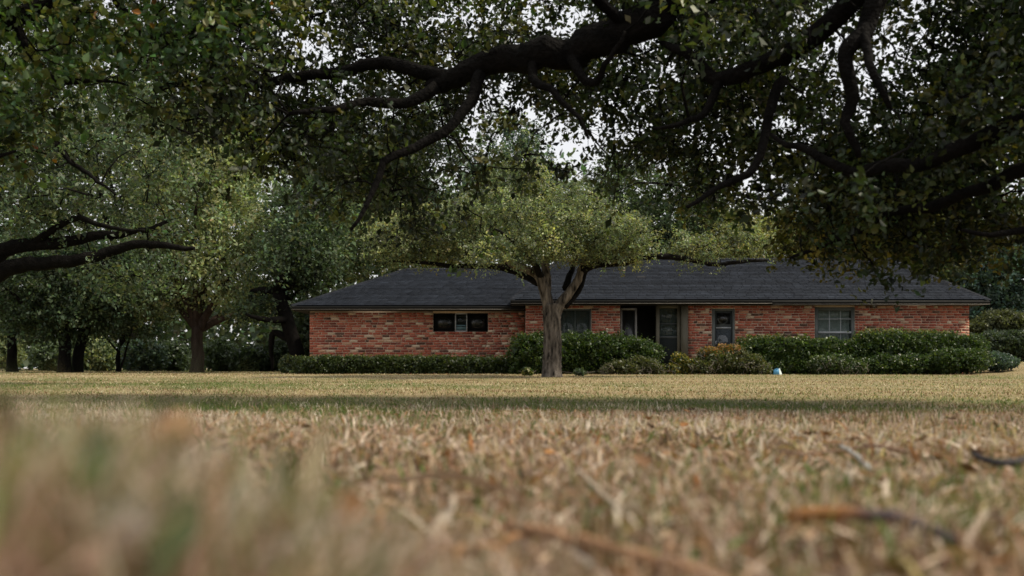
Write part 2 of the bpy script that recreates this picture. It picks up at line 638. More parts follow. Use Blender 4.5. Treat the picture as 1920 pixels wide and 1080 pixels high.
# main block
a, b, z0, z1 = op_M[0]
window(a, b, z0, z1, DM + 0.07, 0.05, 'frame', cols=[(a + b) / 2], glass='glass', name='window', mun='frame', behind='blind')
a, b, z0, z1 = op_M[3]
wR = window(a, b, z0, z1, DM + 0.05, 0.115, 'frame', cols=[xM(1556), xM(1577)],
            rows=[(zM(598), 0.02)], name='window', mun='frame_white', behind='curtain')
boxo('meeting_rail', (a + 0.118, b - 0.118, DM + 0.0, DM + 0.058, zM(625), zM(621.5)), M['frame_white'], wR)
# entrance recess
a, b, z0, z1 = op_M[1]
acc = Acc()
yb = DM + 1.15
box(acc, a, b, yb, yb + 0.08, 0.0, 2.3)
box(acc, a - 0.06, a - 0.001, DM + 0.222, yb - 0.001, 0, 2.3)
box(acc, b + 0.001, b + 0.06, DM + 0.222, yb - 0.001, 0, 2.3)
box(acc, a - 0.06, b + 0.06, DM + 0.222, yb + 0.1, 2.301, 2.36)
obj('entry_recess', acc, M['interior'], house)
boxo('entry_step', (a - 0.1, b + 0.1, DM - 0.35, yb - 0.01, -0.05, 0.11), mat_plain('step_concrete', (0.10, 0.09, 0.08), 0.9, 0.2, 8), house)
# open storm door at the left of the recess
x0, x1 = xM(1165), xM(1195)
acc = Acc()
box(acc, x1 - 0.065, x1, DM + 0.10, DM + 0.16, 0.12, 2.19)
box(acc, x0, x1 - 0.066, DM + 0.10, DM + 0.16, 2.12, 2.188)
box(acc, x0, x0 + 0.04, DM + 0.10, DM + 0.16, 0.12, 2.119)
dr = obj('door_frame', acc, mat_plain('worn_frame_paint', (0.20, 0.19, 0.18), 0.6), house)
boxo('door', (x0 + 0.041, x1 - 0.067, DM + 0.12, DM + 0.15, 0.12, 2.119), M['glass_dark'], dr)
# tall glazed panel beside the painted post
x0, x1 = xM(1231), xM(1277)
wp = window(x0, x1, 0.12, 2.29, DM + 0.12, 0.11, 'post', rows=[(zM(607), 0.03), (zM(632), 0.07)], name='glazed_panel', mun='door', behind='blind')
boxo('kick_panel', (x0 + 0.112, x1 - 0.112, DM + 0.10, DM + 0.129, 0.24, zM(634)), mat_plain('kick_panel_paint', (0.018, 0.021, 0.020), 0.9, spec=0.05), wp)
boxo('porch_post', (xM(1277.5), xM(1290) - 0.003, DM - 0.03, DM + 0.2, 0.11, 2.268), M['post'], house)
# side door with a rounded light
a, b, z0, z1 = op_M[2]
acc = Acc()
box(acc, a, a + 0.1, DM + 0.02, DM + 0.12, 0.0, z1)
box(acc, b - 0.07, b, DM + 0.02, DM + 0.12, 0.0, z1)
box(acc, a + 0.1, b - 0.07, DM + 0.02, DM + 0.12, z1 - 0.07, z1)
df = obj('door_frame', acc, M['frame'], house)
d0, d1 = a + 0.101, b - 0.071
dz = zM(617)
sdr = boxo('storm_door', (d0, d1, DM + 0.07, DM + 0.11, 0.05, z1 - 0.071), M['door'], house)
boxo('crossbar', (d0 + 0.04, d1 - 0.04, DM + 0.045, DM + 0.069, zM(615.5), zM(613.5)), M['frame_white'], sdr)
boxo('crossbar', (d0 + 0.05, d1 - 0.05, DM + 0.055, DM + 0.069, zM(609.6), zM(608.6)), M['frame'], sdr)
acc = Acc()
cx, cz = (d0 + d1) / 2 - 0.02, zM(594)
th = np.linspace(math.radians(190), math.radians(350), 14)
tube(acc, np.stack([cx + 0.17 * np.cos(th), np.full(14, DM + 0.06), cz + 0.23 * np.sin(th)], 1), 0.008, 5)
obj('scalloped_trim', acc, M['frame'], sdr, smooth=True)
boxo('pane', (d0 + 0.06, d1 - 0.06, DM + 0.062, DM + 0.069, zM(608), z1 - 0.14), M['glass_dark'], sdr)
boxo('pane', (d0 + 0.05, d1 - 0.05, DM + 0.062, DM + 0.069, 0.65, zM(617)), mat_glass('door_glass', (0.06, 0.07, 0.08), 0.85), sdr)
boxo('handle', (d0 + 0.02, d0 + 0.045, DM + 0.03, DM + 0.069, 1.0, 1.12), M['frame_white'], sdr)

# ---- roofs
OV = 0.45
yeL, yeM = DL - OV, DM - OV
ZE_L, ZE_M = 2.30, 2.43                   # eave edge
ZR_L, ZR_M = 3.90, 4.20
YRL, YRM = yeL + 4.1, yeM + 4.4
exL0, exM0, exM1 = xL(580) - 0.47, XS - 0.46, XE1 + 0.40
A3 = np.array


def shingles(acc, e0, e1, r0, r1, rng, exp=0.165):
    e0, e1, r0, r1 = map(lambda p: np.asarray(p, float), (e0, e1, r0, r1))
    nrm = np.cross(e1 - e0, (r0 + r1) / 2 - (e0 + e1) / 2)
    nrm /= np.linalg.norm(nrm)
    if nrm[2] < 0:
        nrm = -nrm
    slope = np.linalg.norm((r0 + r1) / 2 - (e0 + e1) / 2)
    n = int(slope / exp)
    V, C = [], []
    for k in range(n):
        t0, t1 = k / n, min(1.0, (k + 1.25) / n)
        L0, R0, L1, R1 = e0 + (r0 - e0) * t0, e1 + (r1 - e1) * t0, e0 + (r0 - e0) * t1, e1 + (r1 - e1) * t1
        W0 = np.linalg.norm(R0 - L0)
        if W0 < 0.1:
            continue
        w = rng.uniform(0.22, 0.42, int(W0 / 0.3) + 4)
        x = np.concatenate([[0], np.cumsum(w)])
        x = x / W0
        x = x[x < 1.0]
        x = np.append(x, 1.0)
        base = np.exp(rng.normal(0, 0.15))
        for s in range(len(x) - 1):
            g0, g1 = x[s] + 0.0006, x[s + 1] - 0.0006
            lift = 0.022 + rng.uniform(0, 0.006)
            a0, b0 = L0 + (R0 - L0) * g0, L0 + (R0 - L0) * g1
            a1, b1 = L1 + (R1 - L1) * g0, L1 + (R1 - L1) * g1
            V += [a0 + nrm * 0.001, b0 + nrm * 0.001, a0 + nrm * lift, b0 + nrm * lift, b1 + nrm * 0.003, a1 + nrm * 0.003]
            u = rng.random()
            c = A3([0.0185, 0.0222, 0.0295]) * base * (1 + rng.normal(0, 0.09))
            if u < 0.0015:
                c = A3([0.035, 0.035, 0.036])
            elif u < 0.03:
                c = c * 1.35
            C += [c] * 6
    m = len(V) // 6
    b = (np.arange(m) * 6)[:, None]
    acc.add(np.array(V), np.concatenate([b + A3([[0, 1, 3, 2]]), b + A3([[2, 3, 4, 5]])]), c=np.clip(np.array(C), .01, 1))


rs = np.random.default_rng(11)
# main roof
e = [A3([exM0, yeM, ZE_M]), A3([exM1, yeM, ZE_M]), A3([exM1, BACK + 0.9, ZE_M]), A3([exM0, BACK + 0.9, ZE_M])]
r = [A3([1.75, YRM, ZR_M]), A3([13.75, YRM, ZR_M])]
acc = Acc()
acc.add(np.array(e + r), [[0, 1, 5, 4], [2, 3, 4, 5]], [[1, 2, 5], [3, 0, 4]], c=(0.016, 0.017, 0.02))
roofM = obj('roof', acc, M['shingle'], house)
acc = Acc()
shingles(acc, e[0], e[1], r[0], r[1], rs)
shingles(acc, e[1], e[2], r[1], r[1], rs)
shingles(acc, e[3], e[0], r[0], r[0], rs)
o = obj('shingles', acc, M['shingle'], roofM)
o['kind'] = 'stuff'
# left wing roof
e2 = [A3([exL0, yeL, ZE_L]), A3([3.2, yeL, ZE_L]), A3([3.2, BACK + 0.6, ZE_L]), A3([exL0, BACK + 0.6, ZE_L])]
r2 = [A3([-3.93, YRL, ZR_L]), A3([3.2, YRL, ZR_L])]
acc = Acc()
acc.add(np.array(e2 + r2), [[0, 1, 5, 4], [2, 3, 4, 5]], [[3, 0, 4]], c=(0.016, 0.017, 0.02))
roofL = obj('roof', acc, M['shingle'], house)
acc = Acc()
e2s = A3([XS - 0.03, yeL, ZE_L])
shingles(acc, e2[0], e2s, r2[0], A3([2.5, YRL, ZR_L]), rs)
shingles(acc, e2[3], e2[0], r2[0], r2[0], rs)
o = obj('shingles', acc, M['shingle'], roofL)
o['kind'] = 'stuff'


def caps(p0, p1, parent):
    a = Acc()
    p0, p1 = np.asarray(p0), np.asarray(p1)
    n = int(np.linalg.norm(p1 - p0) / 0.2)
    d = (p1 - p0) / np.linalg.norm(p1 - p0)
    s = np.cross(d, [0, 0, 1])
    s /= np.linalg.norm(s)
    for k in range(n):
        q0, q1 = p0 + (p1 - p0) * k / n, p0 + (p1 - p0) * (k + 1.2) / n
        v = [q0 + [0, 0, .045], q0 + s * .13 + [0, 0, -.015], q0 - s * .13 + [0, 0, -.015],
             q1 + [0, 0, .03], q1 + s * .13 + [0, 0, -.03], q1 - s * .13 + [0, 0, -.03]]
        a.add(v, [[0, 1, 4, 3], [2, 0, 3, 5]], [[0, 2, 1]], c=A3([.015, .017, .022]) * rs.uniform(.8, 1.25))
    o = obj('ridge_cap', a, M['shingle'], parent)


caps(e[0], r[0], roofM); caps(e[1], r[1], roofM); caps(r[0], r[1], roofM)
caps(e2[0], r2[0], roofL); caps(r2[0], A3([1.9, YRL, ZR_L]), roofL)

# eaves: soffit, fascia, gutter with a paler lip
acc = Acc()
box(acc, exL0 + 0.02, exM0 + 1.2, yeL + 0.03, DL + 0.3, ZS_L, ZS_L + 0.03)
box(acc, exL0 + 0.02, XE0 + 0.3, DL + 0.301, BACK + 0.55, ZS_L + 0.002, ZS_L + 0.03)
box(acc, exM0 + 0.02, exM1 - 0.02, yeM + 0.03, DM + 0.3, ZS_M, ZS_M + 0.03)
box(acc, exM0 + 0.02, XS + 0.3, DM + 0.301, DL + 0.6, ZS_M + 0.002, ZS_M + 0.03)
box(acc, XE1 - 0.3, exM1 - 0.02, DM + 0.301, BACK + 0.85, ZS_M + 0.002, ZS_M + 0.03)
obj('soffit', acc, M['soffit'], house)


def gutter(x0, x1, y, zb, zt, split=None):
    a = Acc()
    box(a, x0, x1, y - 0.005, y + 0.025, zb + 0.0, zt - 0.03)
    f = obj('fascia', a, M['trim_dark'], house)
    a = Acc()
    segs = [(x0, x1)] if split is None else [(x0, split - 0.006), (split + 0.006, x1)]
    for k, (p, q) in enumerate(segs):
        dz = -0.025 * k
        prof = [(y - 0.006, zb + 0.03 + dz), (y - 0.07, zb + 0.035 + dz), (y - 0.10, zb + 0.085 + dz), (y - 0.10, zt - 0.035 + dz),
                (y - 0.088, zt - 0.035 + dz), (y - 0.088, zb + 0.09 + dz), (y - 0.012, zb + 0.055 + dz)]
        n = len(prof)
        v = [[p, py, pz] for py, pz in prof] + [[q, py, pz] for py, pz in prof]
        a.add(v, [[s, (s + 1) % n, n + (s + 1) % n, n + s] for s in range(n)], [[0, 6, 5], [0, 5, 1], [n, n + 5, n + 6], [n, n + 1, n + 5]])
    g_ = obj('gutter', a, M['trim_dark'], house)
    a = Acc()
    for k, (p, q) in enumerate(segs):
        dz = -0.025 * k
        box(a, p, q, y - 0.115, y - 0.102, zb + 0.020 + dz, zb + 0.034 + dz)
    obj('gutter_lip', a, M['trim_light'], g_)


gutter(exL0, XS - 0.03, yeL, ZS_L, ZE_L + 0.0)
gutter(exM0, exM1, yeM, ZS_M, ZE_M + 0.0, split=xM(1440))
acc = Acc()
box(acc, exL0 - 0.02, exL0 + 0.018, yeL + 0.026, BACK + 0.6, ZS_L, ZE_L - 0.03)
box(acc, exM0 - 0.02, exM0 + 0.018, yeM + 0.026, DL + 0.5, ZS_M, ZE_M - 0.03)
box(acc, exM1 - 0.018, exM1 + 0.02, yeM + 0.026, BACK + 0.9, ZS_M, ZE_M - 0.03)
obj('bargeboard', acc, M['trim_dark'], house)


# ------------------------------------------------------------------ trees
class Tree:
    def __init__(self, name, label, base, group=None, cat='tree', seed=1):
        self.root = thing(name, label, cat, base, group)
        self.nodes, self.nrad = [], []
        self.rng = np.random.default_rng(seed)
        self.twigs = Acc()
        self.leafs = Acc()

    def limb(self, pts, r0, r1, part='limb', mat='bark_dark', sides=9, step=0.15, bark=0.06, wob=0.0, power=0.8, flare=0.0):
        p, t = catmull(pts, step)
        if wob:
            w = self.rng.normal(0, wob, p.shape)
            w = (w + np.roll(w, 1, 0) + np.roll(w, 2, 0)) / 1.7
            w[0] = 0
            p = p + w
        rad = r1 + (r0 - r1) * (1 - t) ** power
        if flare:
            rad = rad * (1 + flare * np.exp(-t * len(p) * step / 0.22))
        a = Acc()
        tube(a, p, rad, sides, bark, rng=self.rng)
        o = obj(part, a, M[mat], self.root, smooth=True)
        self.nodes.append(p)
        self.nrad.append(rad)
        return o

    def grow(self, centres, leaf, nleaf, cols, spread=0.3, twig_n=5, twig_len=0.4, droop=0.25, hexa=False, sides=4,
             tw_r=0.012, up=0.5, aspect=0.5, make_twigs=True, size_var=0.25, brn=True):
        rng = self.rng
        C = np.asarray(centres, float)
        N = np.concatenate(self.nodes)
        d = np.array([np.min(((N - c) ** 2).sum(1)) for c in C])
        order = np.argsort(d)
        buf = np.zeros((len(N) + len(C) * 6, 3))
        buf[:len(N)] = N
        n = len(N)
        C = C[order]
        for c in C:
            dd = ((buf[:n] - c) ** 2).sum(1)
            k = int(np.argmin(dd))
            s = buf[k]
            L = math.sqrt(dd[k])
            if L < 0.08:
                continue
            mid = (s + c) / 2 + rng.normal(0, 0.13 * L, 3) + np.array([0, 0, 0.10 * L])
            tt = np.linspace(0, 1, 5)[:, None]
            p = s * (1 - tt) ** 2 + 2 * mid * tt * (1 - tt) + c * tt ** 2
            p[1:4] += rng.normal(0, 0.035 * L, (3, 3))
            r0 = min(0.05, tw_r * (0.6 + 0.9 * L))
            if brn:
                tube(self.twigs, p, np.linspace(r0, tw_r * 0.35, 5), sides)
            buf[n:n + 4] = p[1:]
            n += 4
        # sprays of twigs with leaves along them
        m = len(C)
        st = np.repeat(C, twig_n, 0) + rng.normal(0, spread * 0.45, (m * twig_n, 3))
        dr = rng.normal(0, 1, (m * twig_n, 3))
        dr[:, 2] = dr[:, 2] * 0.6 - droop
        dr = unit(dr)
        ln = twig_len * rng.uniform(0.5, 1.3, (m * twig_n, 1))
        en = st + dr * ln
        if make_twigs:
            c0 = np.repeat(C, twig_n, 0)
            w = tw_r * 0.30
            o1 = np.array([w, 0, 0])
            o2 = np.array([0, 0, w])
            v = np.stack([c0 - o1, c0 + o1, en, c0 - o2, c0 + o2, en + 0.001], 1).reshape(-1, 3)
            b = (np.arange(m * twig_n) * 6)[:, None]
            self.twigs.add(v, t=np.concatenate([b + A3([[0, 1, 2]]), b + A3([[3, 4, 5]])]))
        per = max(1, int(nleaf / twig_n))
        u = rng.uniform(0.05, 1.08, (m * twig_n, per, 1))
        pos = st[:, None, :] + (en - st)[:, None, :] * u + rng.normal(0, spread * 0.16, (m * twig_n, per, 3))
        ax = np.repeat(dr[:, None, :], per, 1).reshape(-1, 3)
        pos = pos.reshape(-1, 3)
        cl = np.repeat(rng.integers(0, len(cols), m), twig_n * per)
        tint = np.repeat(np.exp(rng.normal(0, 0.32, m)), twig_n * per)[:, None]
        pick = np.where(rng.random(len(pos)) < 0.7, cl, rng.integers(0, len(cols), len(pos)))
        col = np.clip(np.asarray(cols)[pick] * tint * np.exp(rng.normal(0, 0.25, (len(pos), 1))) * (1 + rng.normal(0, 0.08, (len(pos), 3))), .004, .8)
        sz = leaf * np.exp(rng.normal(0, size_var, len(pos)))
        leaves(self.leafs, pos, sz, col, rng, ax, up, aspect, hexa)

    def done(self, leaf_mat='leaf', crown='crown', twig_mat='twig'):
        if self.twigs.n:
            o = obj('branchlets', self.twigs, M[twig_mat], self.root)
            o['kind'] = 'stuff'
        o = obj(crown, self.leafs, M[leaf_mat], self.root)
        o['kind'] = 'stuff'


def in_ellipsoids(ells, n, rng, shell=0.5):
    """points in a union of ellipsoids (centre, radii), pushed towards the surface"""
    vol = np.array([e_[1][0] * e_[1][1] * e_[1][2] for e_ in ells]) ** 0.75
    k = rng.choice(len(ells), n, p=vol / vol.sum())
    d = unit(rng.normal(0, 1, (n, 3)))
    r_ = rng.uniform(0, 1, (n, 1)) ** (1 / 3.0)
    r_ = np.where(rng.random((n, 1)) < shell, 1 - 0.25 * rng.random((n, 1)), r_)
    lump = 1 + 0.16 * np.sin(d[:, :1] * 5 + k[:, None]) * np.sin(d[:, 2:] * 6 + 2 * k[:, None])
    c = np.array([e_[0] for e_ in ells])[k]
    s = np.array([e_[1] for e_ in ells])[k]
    return c + d * r_ * s * lump


# ---- the big overhanging oak, trunk out of view to the right
OAK = [(0.013, 0.023, 0.007), (0.026, 0.045, 0.014), (0.011, 0.019, 0.009), (0.058, 0.076, 0.020), (0.024, 0.036, 0.012), (0.040, 0.064, 0.024), (0.085, 0.092, 0.022)]  # near-black shade and a few lit leaves put into the palette
T = Tree('overhanging_oak', 'big dark oak whose limbs arch low across the top of the view', (5.4, 4.6, 0), seed=21)
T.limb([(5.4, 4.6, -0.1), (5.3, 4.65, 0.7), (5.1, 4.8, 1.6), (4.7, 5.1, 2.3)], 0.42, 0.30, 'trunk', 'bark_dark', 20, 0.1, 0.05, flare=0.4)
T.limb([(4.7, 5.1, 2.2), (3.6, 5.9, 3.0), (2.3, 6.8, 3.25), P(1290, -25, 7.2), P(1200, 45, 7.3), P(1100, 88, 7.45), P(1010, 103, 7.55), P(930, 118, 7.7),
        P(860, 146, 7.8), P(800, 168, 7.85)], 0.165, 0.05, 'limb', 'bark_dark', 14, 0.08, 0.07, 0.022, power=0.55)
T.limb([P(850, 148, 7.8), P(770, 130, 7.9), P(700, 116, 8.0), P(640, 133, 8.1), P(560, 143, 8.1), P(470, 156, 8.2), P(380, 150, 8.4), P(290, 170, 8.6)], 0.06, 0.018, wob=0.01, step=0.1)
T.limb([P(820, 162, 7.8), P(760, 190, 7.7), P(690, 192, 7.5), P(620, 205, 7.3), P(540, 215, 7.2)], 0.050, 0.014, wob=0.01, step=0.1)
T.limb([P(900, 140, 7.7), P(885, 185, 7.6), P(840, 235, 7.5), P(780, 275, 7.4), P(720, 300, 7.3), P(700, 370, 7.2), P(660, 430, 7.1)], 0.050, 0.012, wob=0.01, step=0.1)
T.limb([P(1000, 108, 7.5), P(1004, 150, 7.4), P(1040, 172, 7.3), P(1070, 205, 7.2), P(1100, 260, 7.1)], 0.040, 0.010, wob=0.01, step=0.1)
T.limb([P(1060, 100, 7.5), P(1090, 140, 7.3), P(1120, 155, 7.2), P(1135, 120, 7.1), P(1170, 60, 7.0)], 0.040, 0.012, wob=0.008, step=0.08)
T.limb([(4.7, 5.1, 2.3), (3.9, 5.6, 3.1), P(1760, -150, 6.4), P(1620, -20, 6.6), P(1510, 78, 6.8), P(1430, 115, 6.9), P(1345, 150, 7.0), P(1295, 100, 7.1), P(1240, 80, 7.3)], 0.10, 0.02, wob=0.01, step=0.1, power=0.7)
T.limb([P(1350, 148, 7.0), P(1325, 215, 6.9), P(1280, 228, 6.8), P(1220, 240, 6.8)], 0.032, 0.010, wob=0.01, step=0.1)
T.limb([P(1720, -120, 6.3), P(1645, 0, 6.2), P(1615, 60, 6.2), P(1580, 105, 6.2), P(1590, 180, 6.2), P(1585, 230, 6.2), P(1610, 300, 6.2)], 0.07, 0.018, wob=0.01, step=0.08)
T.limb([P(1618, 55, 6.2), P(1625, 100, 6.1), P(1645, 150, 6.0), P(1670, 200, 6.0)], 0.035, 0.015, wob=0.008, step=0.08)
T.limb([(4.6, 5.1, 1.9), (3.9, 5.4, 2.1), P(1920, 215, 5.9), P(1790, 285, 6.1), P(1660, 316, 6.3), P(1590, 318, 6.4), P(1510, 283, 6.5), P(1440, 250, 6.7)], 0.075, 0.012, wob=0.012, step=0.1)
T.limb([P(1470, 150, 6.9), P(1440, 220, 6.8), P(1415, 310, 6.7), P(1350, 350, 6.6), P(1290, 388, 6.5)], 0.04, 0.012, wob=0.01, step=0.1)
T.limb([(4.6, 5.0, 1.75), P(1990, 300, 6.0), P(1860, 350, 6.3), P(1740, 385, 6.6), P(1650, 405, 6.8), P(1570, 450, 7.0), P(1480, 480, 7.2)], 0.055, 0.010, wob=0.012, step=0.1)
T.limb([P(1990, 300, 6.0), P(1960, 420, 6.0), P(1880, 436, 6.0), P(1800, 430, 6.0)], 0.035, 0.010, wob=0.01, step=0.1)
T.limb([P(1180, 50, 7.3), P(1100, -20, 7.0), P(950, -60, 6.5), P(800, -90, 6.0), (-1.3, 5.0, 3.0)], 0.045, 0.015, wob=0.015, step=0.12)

edge_x = [-300, 0, 200, 330, 420, 520, 600, 680, 740, 800, 860, 900, 980, 1060, 1130, 1200, 1290, 1350, 1420, 1500, 1560, 1640, 1720, 1780, 1860, 1920, 2300]
edge_y = [60, 60, 70, 120, 280, 350, 385, 395, 400, 360, 300, 235, 250, 290, 320, 380, 400, 350, 420, 480, 505, 450, 480, 470, 440, 450, 460]
rg = np.random.default_rng(5)


def veil(n, x0, x1, d0, d1, top, keep):
    out = []
    while len(out) < n:
        px, py = rg.uniform(x0, x1), rg.uniform(top, 520)
        near = np.interp(px, [400, 900, 1200, 1500, 1700, 2000], [8.5, 8.3, 7.95, 7.45, 6.9, 6.5])
        d = near + (d1 - d0) * rg.random() ** 1.2 if rg.random() < 0.9 else near - rg.uniform(0, 1.2)
        e_ = np.interp(px, edge_x, edge_y) - 22
        if py > e_:
            continue
        if rg.random() > keep(px, py):
            continue
        out.append(P(px, py, d))
    return np.array(out)


def keep_main(px, py):
    k = 0.62
    n = math.sin(px * 0.013 + 1.0) * math.sin(py * 0.021 + px * 0.005) + 0.5 * math.sin(px * 0.031 - py * 0.027)
    k += 0.50 * n
    if px > 1200:
        k += 0.08
    if 420 < px < 760 and py > 150:
        k += 0.25
    if (px - 1690) ** 2 / 130 ** 2 + (py - 85) ** 2 / 105 ** 2 < 1:
        k = 0.01
    if 880 < px < 1180 and py > 180:
        k -= 0.32
    if (px - 1400) ** 2 / 60 ** 2 + (py - 325) ** 2 / 55 ** 2 < 1:
        k = 0.02
    return max(0.01, k)


ck = veil(160, 330, 2150, 6.0, 7.7, -160, keep_main)          # boughs: each carries a dense mass of sprays
c1 = (ck[:, None, :] + rg.normal(0, 1, (len(ck), 8, 3)) * np.array([0.30, 0.30, 0.17])).reshape(-1, 3)
T.grow(c1, 0.047, 75, OAK, spread=0.20, twig_n=5, twig_len=0.22, droop=0.35, hexa=True, tw_r=0.010, up=0.35, aspect=0.55)
ck = veil(52, 330, 2150, 6.4, 8.0, -160, keep_main) + np.array([0, 0.3, 0.05])
c1 = (ck[:, None, :] + rg.normal(0, 1, (len(ck), 8, 3)) * np.array([0.42, 0.42, 0.24])).reshape(-1, 3)
T.grow(c1, 0.062, 62, OAK, spread=0.28, twig_n=5, twig_len=0.30, droop=0.3, tw_r=0.010, up=0.4, aspect=0.62)
cy = np.array([P(rg.uniform(1430, 1900), rg.uniform(385, 478), rg.uniform(7.0, 8.8)) for _ in range(60)])  # lower fringe: sunlit yellow is put into these leaf colours
T.grow(cy, 0.042, 60, [(0.10, 0.095, 0.018), (0.13, 0.105, 0.018), (0.07, 0.08, 0.02), (0.03, 0.04, 0.01)], spread=0.18, twig_n=5, twig_len=0.2, droop=0.3, hexa=True, tw_r=0.008, up=0.5, aspect=0.55)
T.done('leaf', twig_mat='bark_dark')

# ---- green oak at the upper left, trunk out of view to the left
T = Tree('leafy_oak', 'green oak with a few orange leaves reaching in from the upper left corner', (-5.6, 6.6, 0), seed=31)
T.limb([(-5.6, 6.6, -0.1), (-5.55, 6.6, 1.0), (-5.3, 6.8, 2.0), (-4.9, 7.0, 2.7)], 0.27, 0.19, 'trunk', 'bark_dark', 16, 0.1, 0.05, flare=0.4)
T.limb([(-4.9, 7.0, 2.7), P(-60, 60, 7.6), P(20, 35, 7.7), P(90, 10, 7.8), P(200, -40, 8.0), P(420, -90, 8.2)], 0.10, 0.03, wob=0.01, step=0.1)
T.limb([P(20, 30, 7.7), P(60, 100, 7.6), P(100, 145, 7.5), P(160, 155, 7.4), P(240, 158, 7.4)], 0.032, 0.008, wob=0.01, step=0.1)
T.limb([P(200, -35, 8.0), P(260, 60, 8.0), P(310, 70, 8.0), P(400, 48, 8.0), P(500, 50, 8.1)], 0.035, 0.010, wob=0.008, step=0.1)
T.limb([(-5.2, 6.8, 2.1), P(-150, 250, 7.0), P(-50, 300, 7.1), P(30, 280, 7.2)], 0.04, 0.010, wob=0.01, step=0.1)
UL = [(0.050, 0.095, 0.026), (0.075, 0.125, 0.034), (0.036, 0.070, 0.030), (0.13, 0.145, 0.034), (0.045, 0.080, 0.022)]
ce = []
while len(ce) < 420:
    px, py = rg.uniform(-420, 560), rg.uniform(-200, 330)
    lim = np.interp(px, [-420, 0, 60, 120, 180, 260, 330, 420, 480, 560], [380, 330, 250, 210, 190, 150, 120, 100, 70, 30])
    if py > lim - 15 or rg.random() > 0.8 + 0.4 * math.sin(px * 0.02) * math.sin(py * 0.03):
        continue
    ce.append(P(px, py, rg.uniform(6.8, 8.8)))
ce = np.array(ce)
T.grow(ce, 0.058, 50, UL, spread=0.22, twig_n=5, twig_len=0.24, droop=0.2, hexa=True, tw_r=0.009, up=0.5, aspect=0.62)
sel = ce[rg.choice(len(ce), 45, False)]
T.grow(sel + rg.normal(0, 0.15, sel.shape), 0.05, 4, [(0.30, 0.11, 0.02), (0.24, 0.13, 0.03)], spread=0.2, twig_n=2, twig_len=0.2, hexa=True, tw_r=0.004, aspect=0.62, brn=False)
T.done('leaf', twig_mat='bark_dark')

# ---- oak standing on the lawn before the house
DT = 26.0
T = Tree('lawn_oak', 'olive green spreading oak with a forked grey trunk standing before the house', P(1035, 706, DT), seed=41)
T.limb([P(1035, 713, DT), P(1035, 690, DT), P(1036, 640, DT), P(1035, 600, DT), P(1034, 570, DT)], 0.235, 0.225, 'trunk', 'bark', 36, 0.05, 0.05, flare=0.5)
T.limb([P(1030, 590, DT), P(1024, 555, DT - .05), P(1014, 530, DT - .1), P(1003, 513, DT - .1), P(972, 500, DT - .2), P(951, 488, DT - .4), P(940, 466, DT - .5), P(915, 430, DT - .7)], 0.165, 0.03, 'limb', 'bark', 16, 0.08, 0.06, 0.008)
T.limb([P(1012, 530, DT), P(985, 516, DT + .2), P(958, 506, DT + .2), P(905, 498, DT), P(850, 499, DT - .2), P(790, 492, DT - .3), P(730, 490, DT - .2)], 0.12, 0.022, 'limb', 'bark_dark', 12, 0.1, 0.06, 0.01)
T.limb([P(1024, 560, DT), P(1024, 520, DT + .1), P(1018, 480, DT + .3), P(1000, 420, DT + .5), P(985, 390, DT + .6), P(975, 350, DT + .8)], 0.13, 0.025, 'limb', 'bark', 14, 0.1, 0.06, 0.01)
T.limb([P(1040, 592, DT), P(1056, 562, DT - .05), P(1076, 537, DT - .1), P(1090, 507, DT - .1), P(1102, 470, DT), P(1125, 420, DT + .1), P(1120, 370, DT + .2)], 0.145, 0.025, 'limb', 'bark', 16, 0.08, 0.06, 0.008)
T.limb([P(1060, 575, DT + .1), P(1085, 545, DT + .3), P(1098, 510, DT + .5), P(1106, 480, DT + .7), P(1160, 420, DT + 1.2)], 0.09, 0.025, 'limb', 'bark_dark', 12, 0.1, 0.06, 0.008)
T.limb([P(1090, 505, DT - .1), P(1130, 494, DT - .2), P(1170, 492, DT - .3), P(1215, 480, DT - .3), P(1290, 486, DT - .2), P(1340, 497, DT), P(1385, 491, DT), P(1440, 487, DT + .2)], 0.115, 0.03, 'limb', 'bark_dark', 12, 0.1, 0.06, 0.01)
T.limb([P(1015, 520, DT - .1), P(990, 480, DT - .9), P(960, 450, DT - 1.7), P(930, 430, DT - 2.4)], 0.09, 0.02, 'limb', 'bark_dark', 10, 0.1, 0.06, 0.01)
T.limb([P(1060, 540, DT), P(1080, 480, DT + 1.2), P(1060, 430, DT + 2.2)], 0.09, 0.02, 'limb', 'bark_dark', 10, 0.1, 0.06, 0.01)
LO = [(0.15, 0.185, 0.095), (0.185, 0.215, 0.108), (0.10, 0.135, 0.076), (0.26, 0.27, 0.12), (0.12, 0.15, 0.09)]
blobs = [(975, 345, 1.0, 60, 1.0, 40), (930, 380, .6, 70, 1.0, 30), (1050, 380, 1.2, 75, 1.1, 34), (850, 415, -.2, 85, 1.0, 28), (1000, 415, -1.0, 85, .9, 36),
         (1120, 420, .2, 80, 1.2, 36), (790, 448, -.2, 85, 1.2, 30), (730, 465, -.2, 50, .9, 24), (890, 466, 1.4, 70, 1.0, 18), (1000, 455, -1.5, 70, .8, 28),
         (1135, 448, -.6, 72, 1.2, 36), (1182, 465, -.3, 40, .8, 28), (1060, 440, 1.8, 110, 1.0, 36), (930, 474, -2.2, 55, .7, 14), (1390, 455, 0, 60, .9, 26), (1300, 464, 0, 50, .7, 16),
         (1090, 484, -.9, 65, .7, 14), (820, 482, .2, 80, .8, 12)]
ce = in_ellipsoids([(P(a_, b_, DT + c_), (w_ / F * DT, dy_, h_ / F * DT)) for a_, b_, c_, w_, dy_, h_ in blobs], 820, rg, 0.55)
pxs = 960 + ce[:, 0] / ce[:, 1] * F
pys = HY - (ce[:, 2] - CH) / ce[:, 1] * F
ce = ce[(pys < 490)]
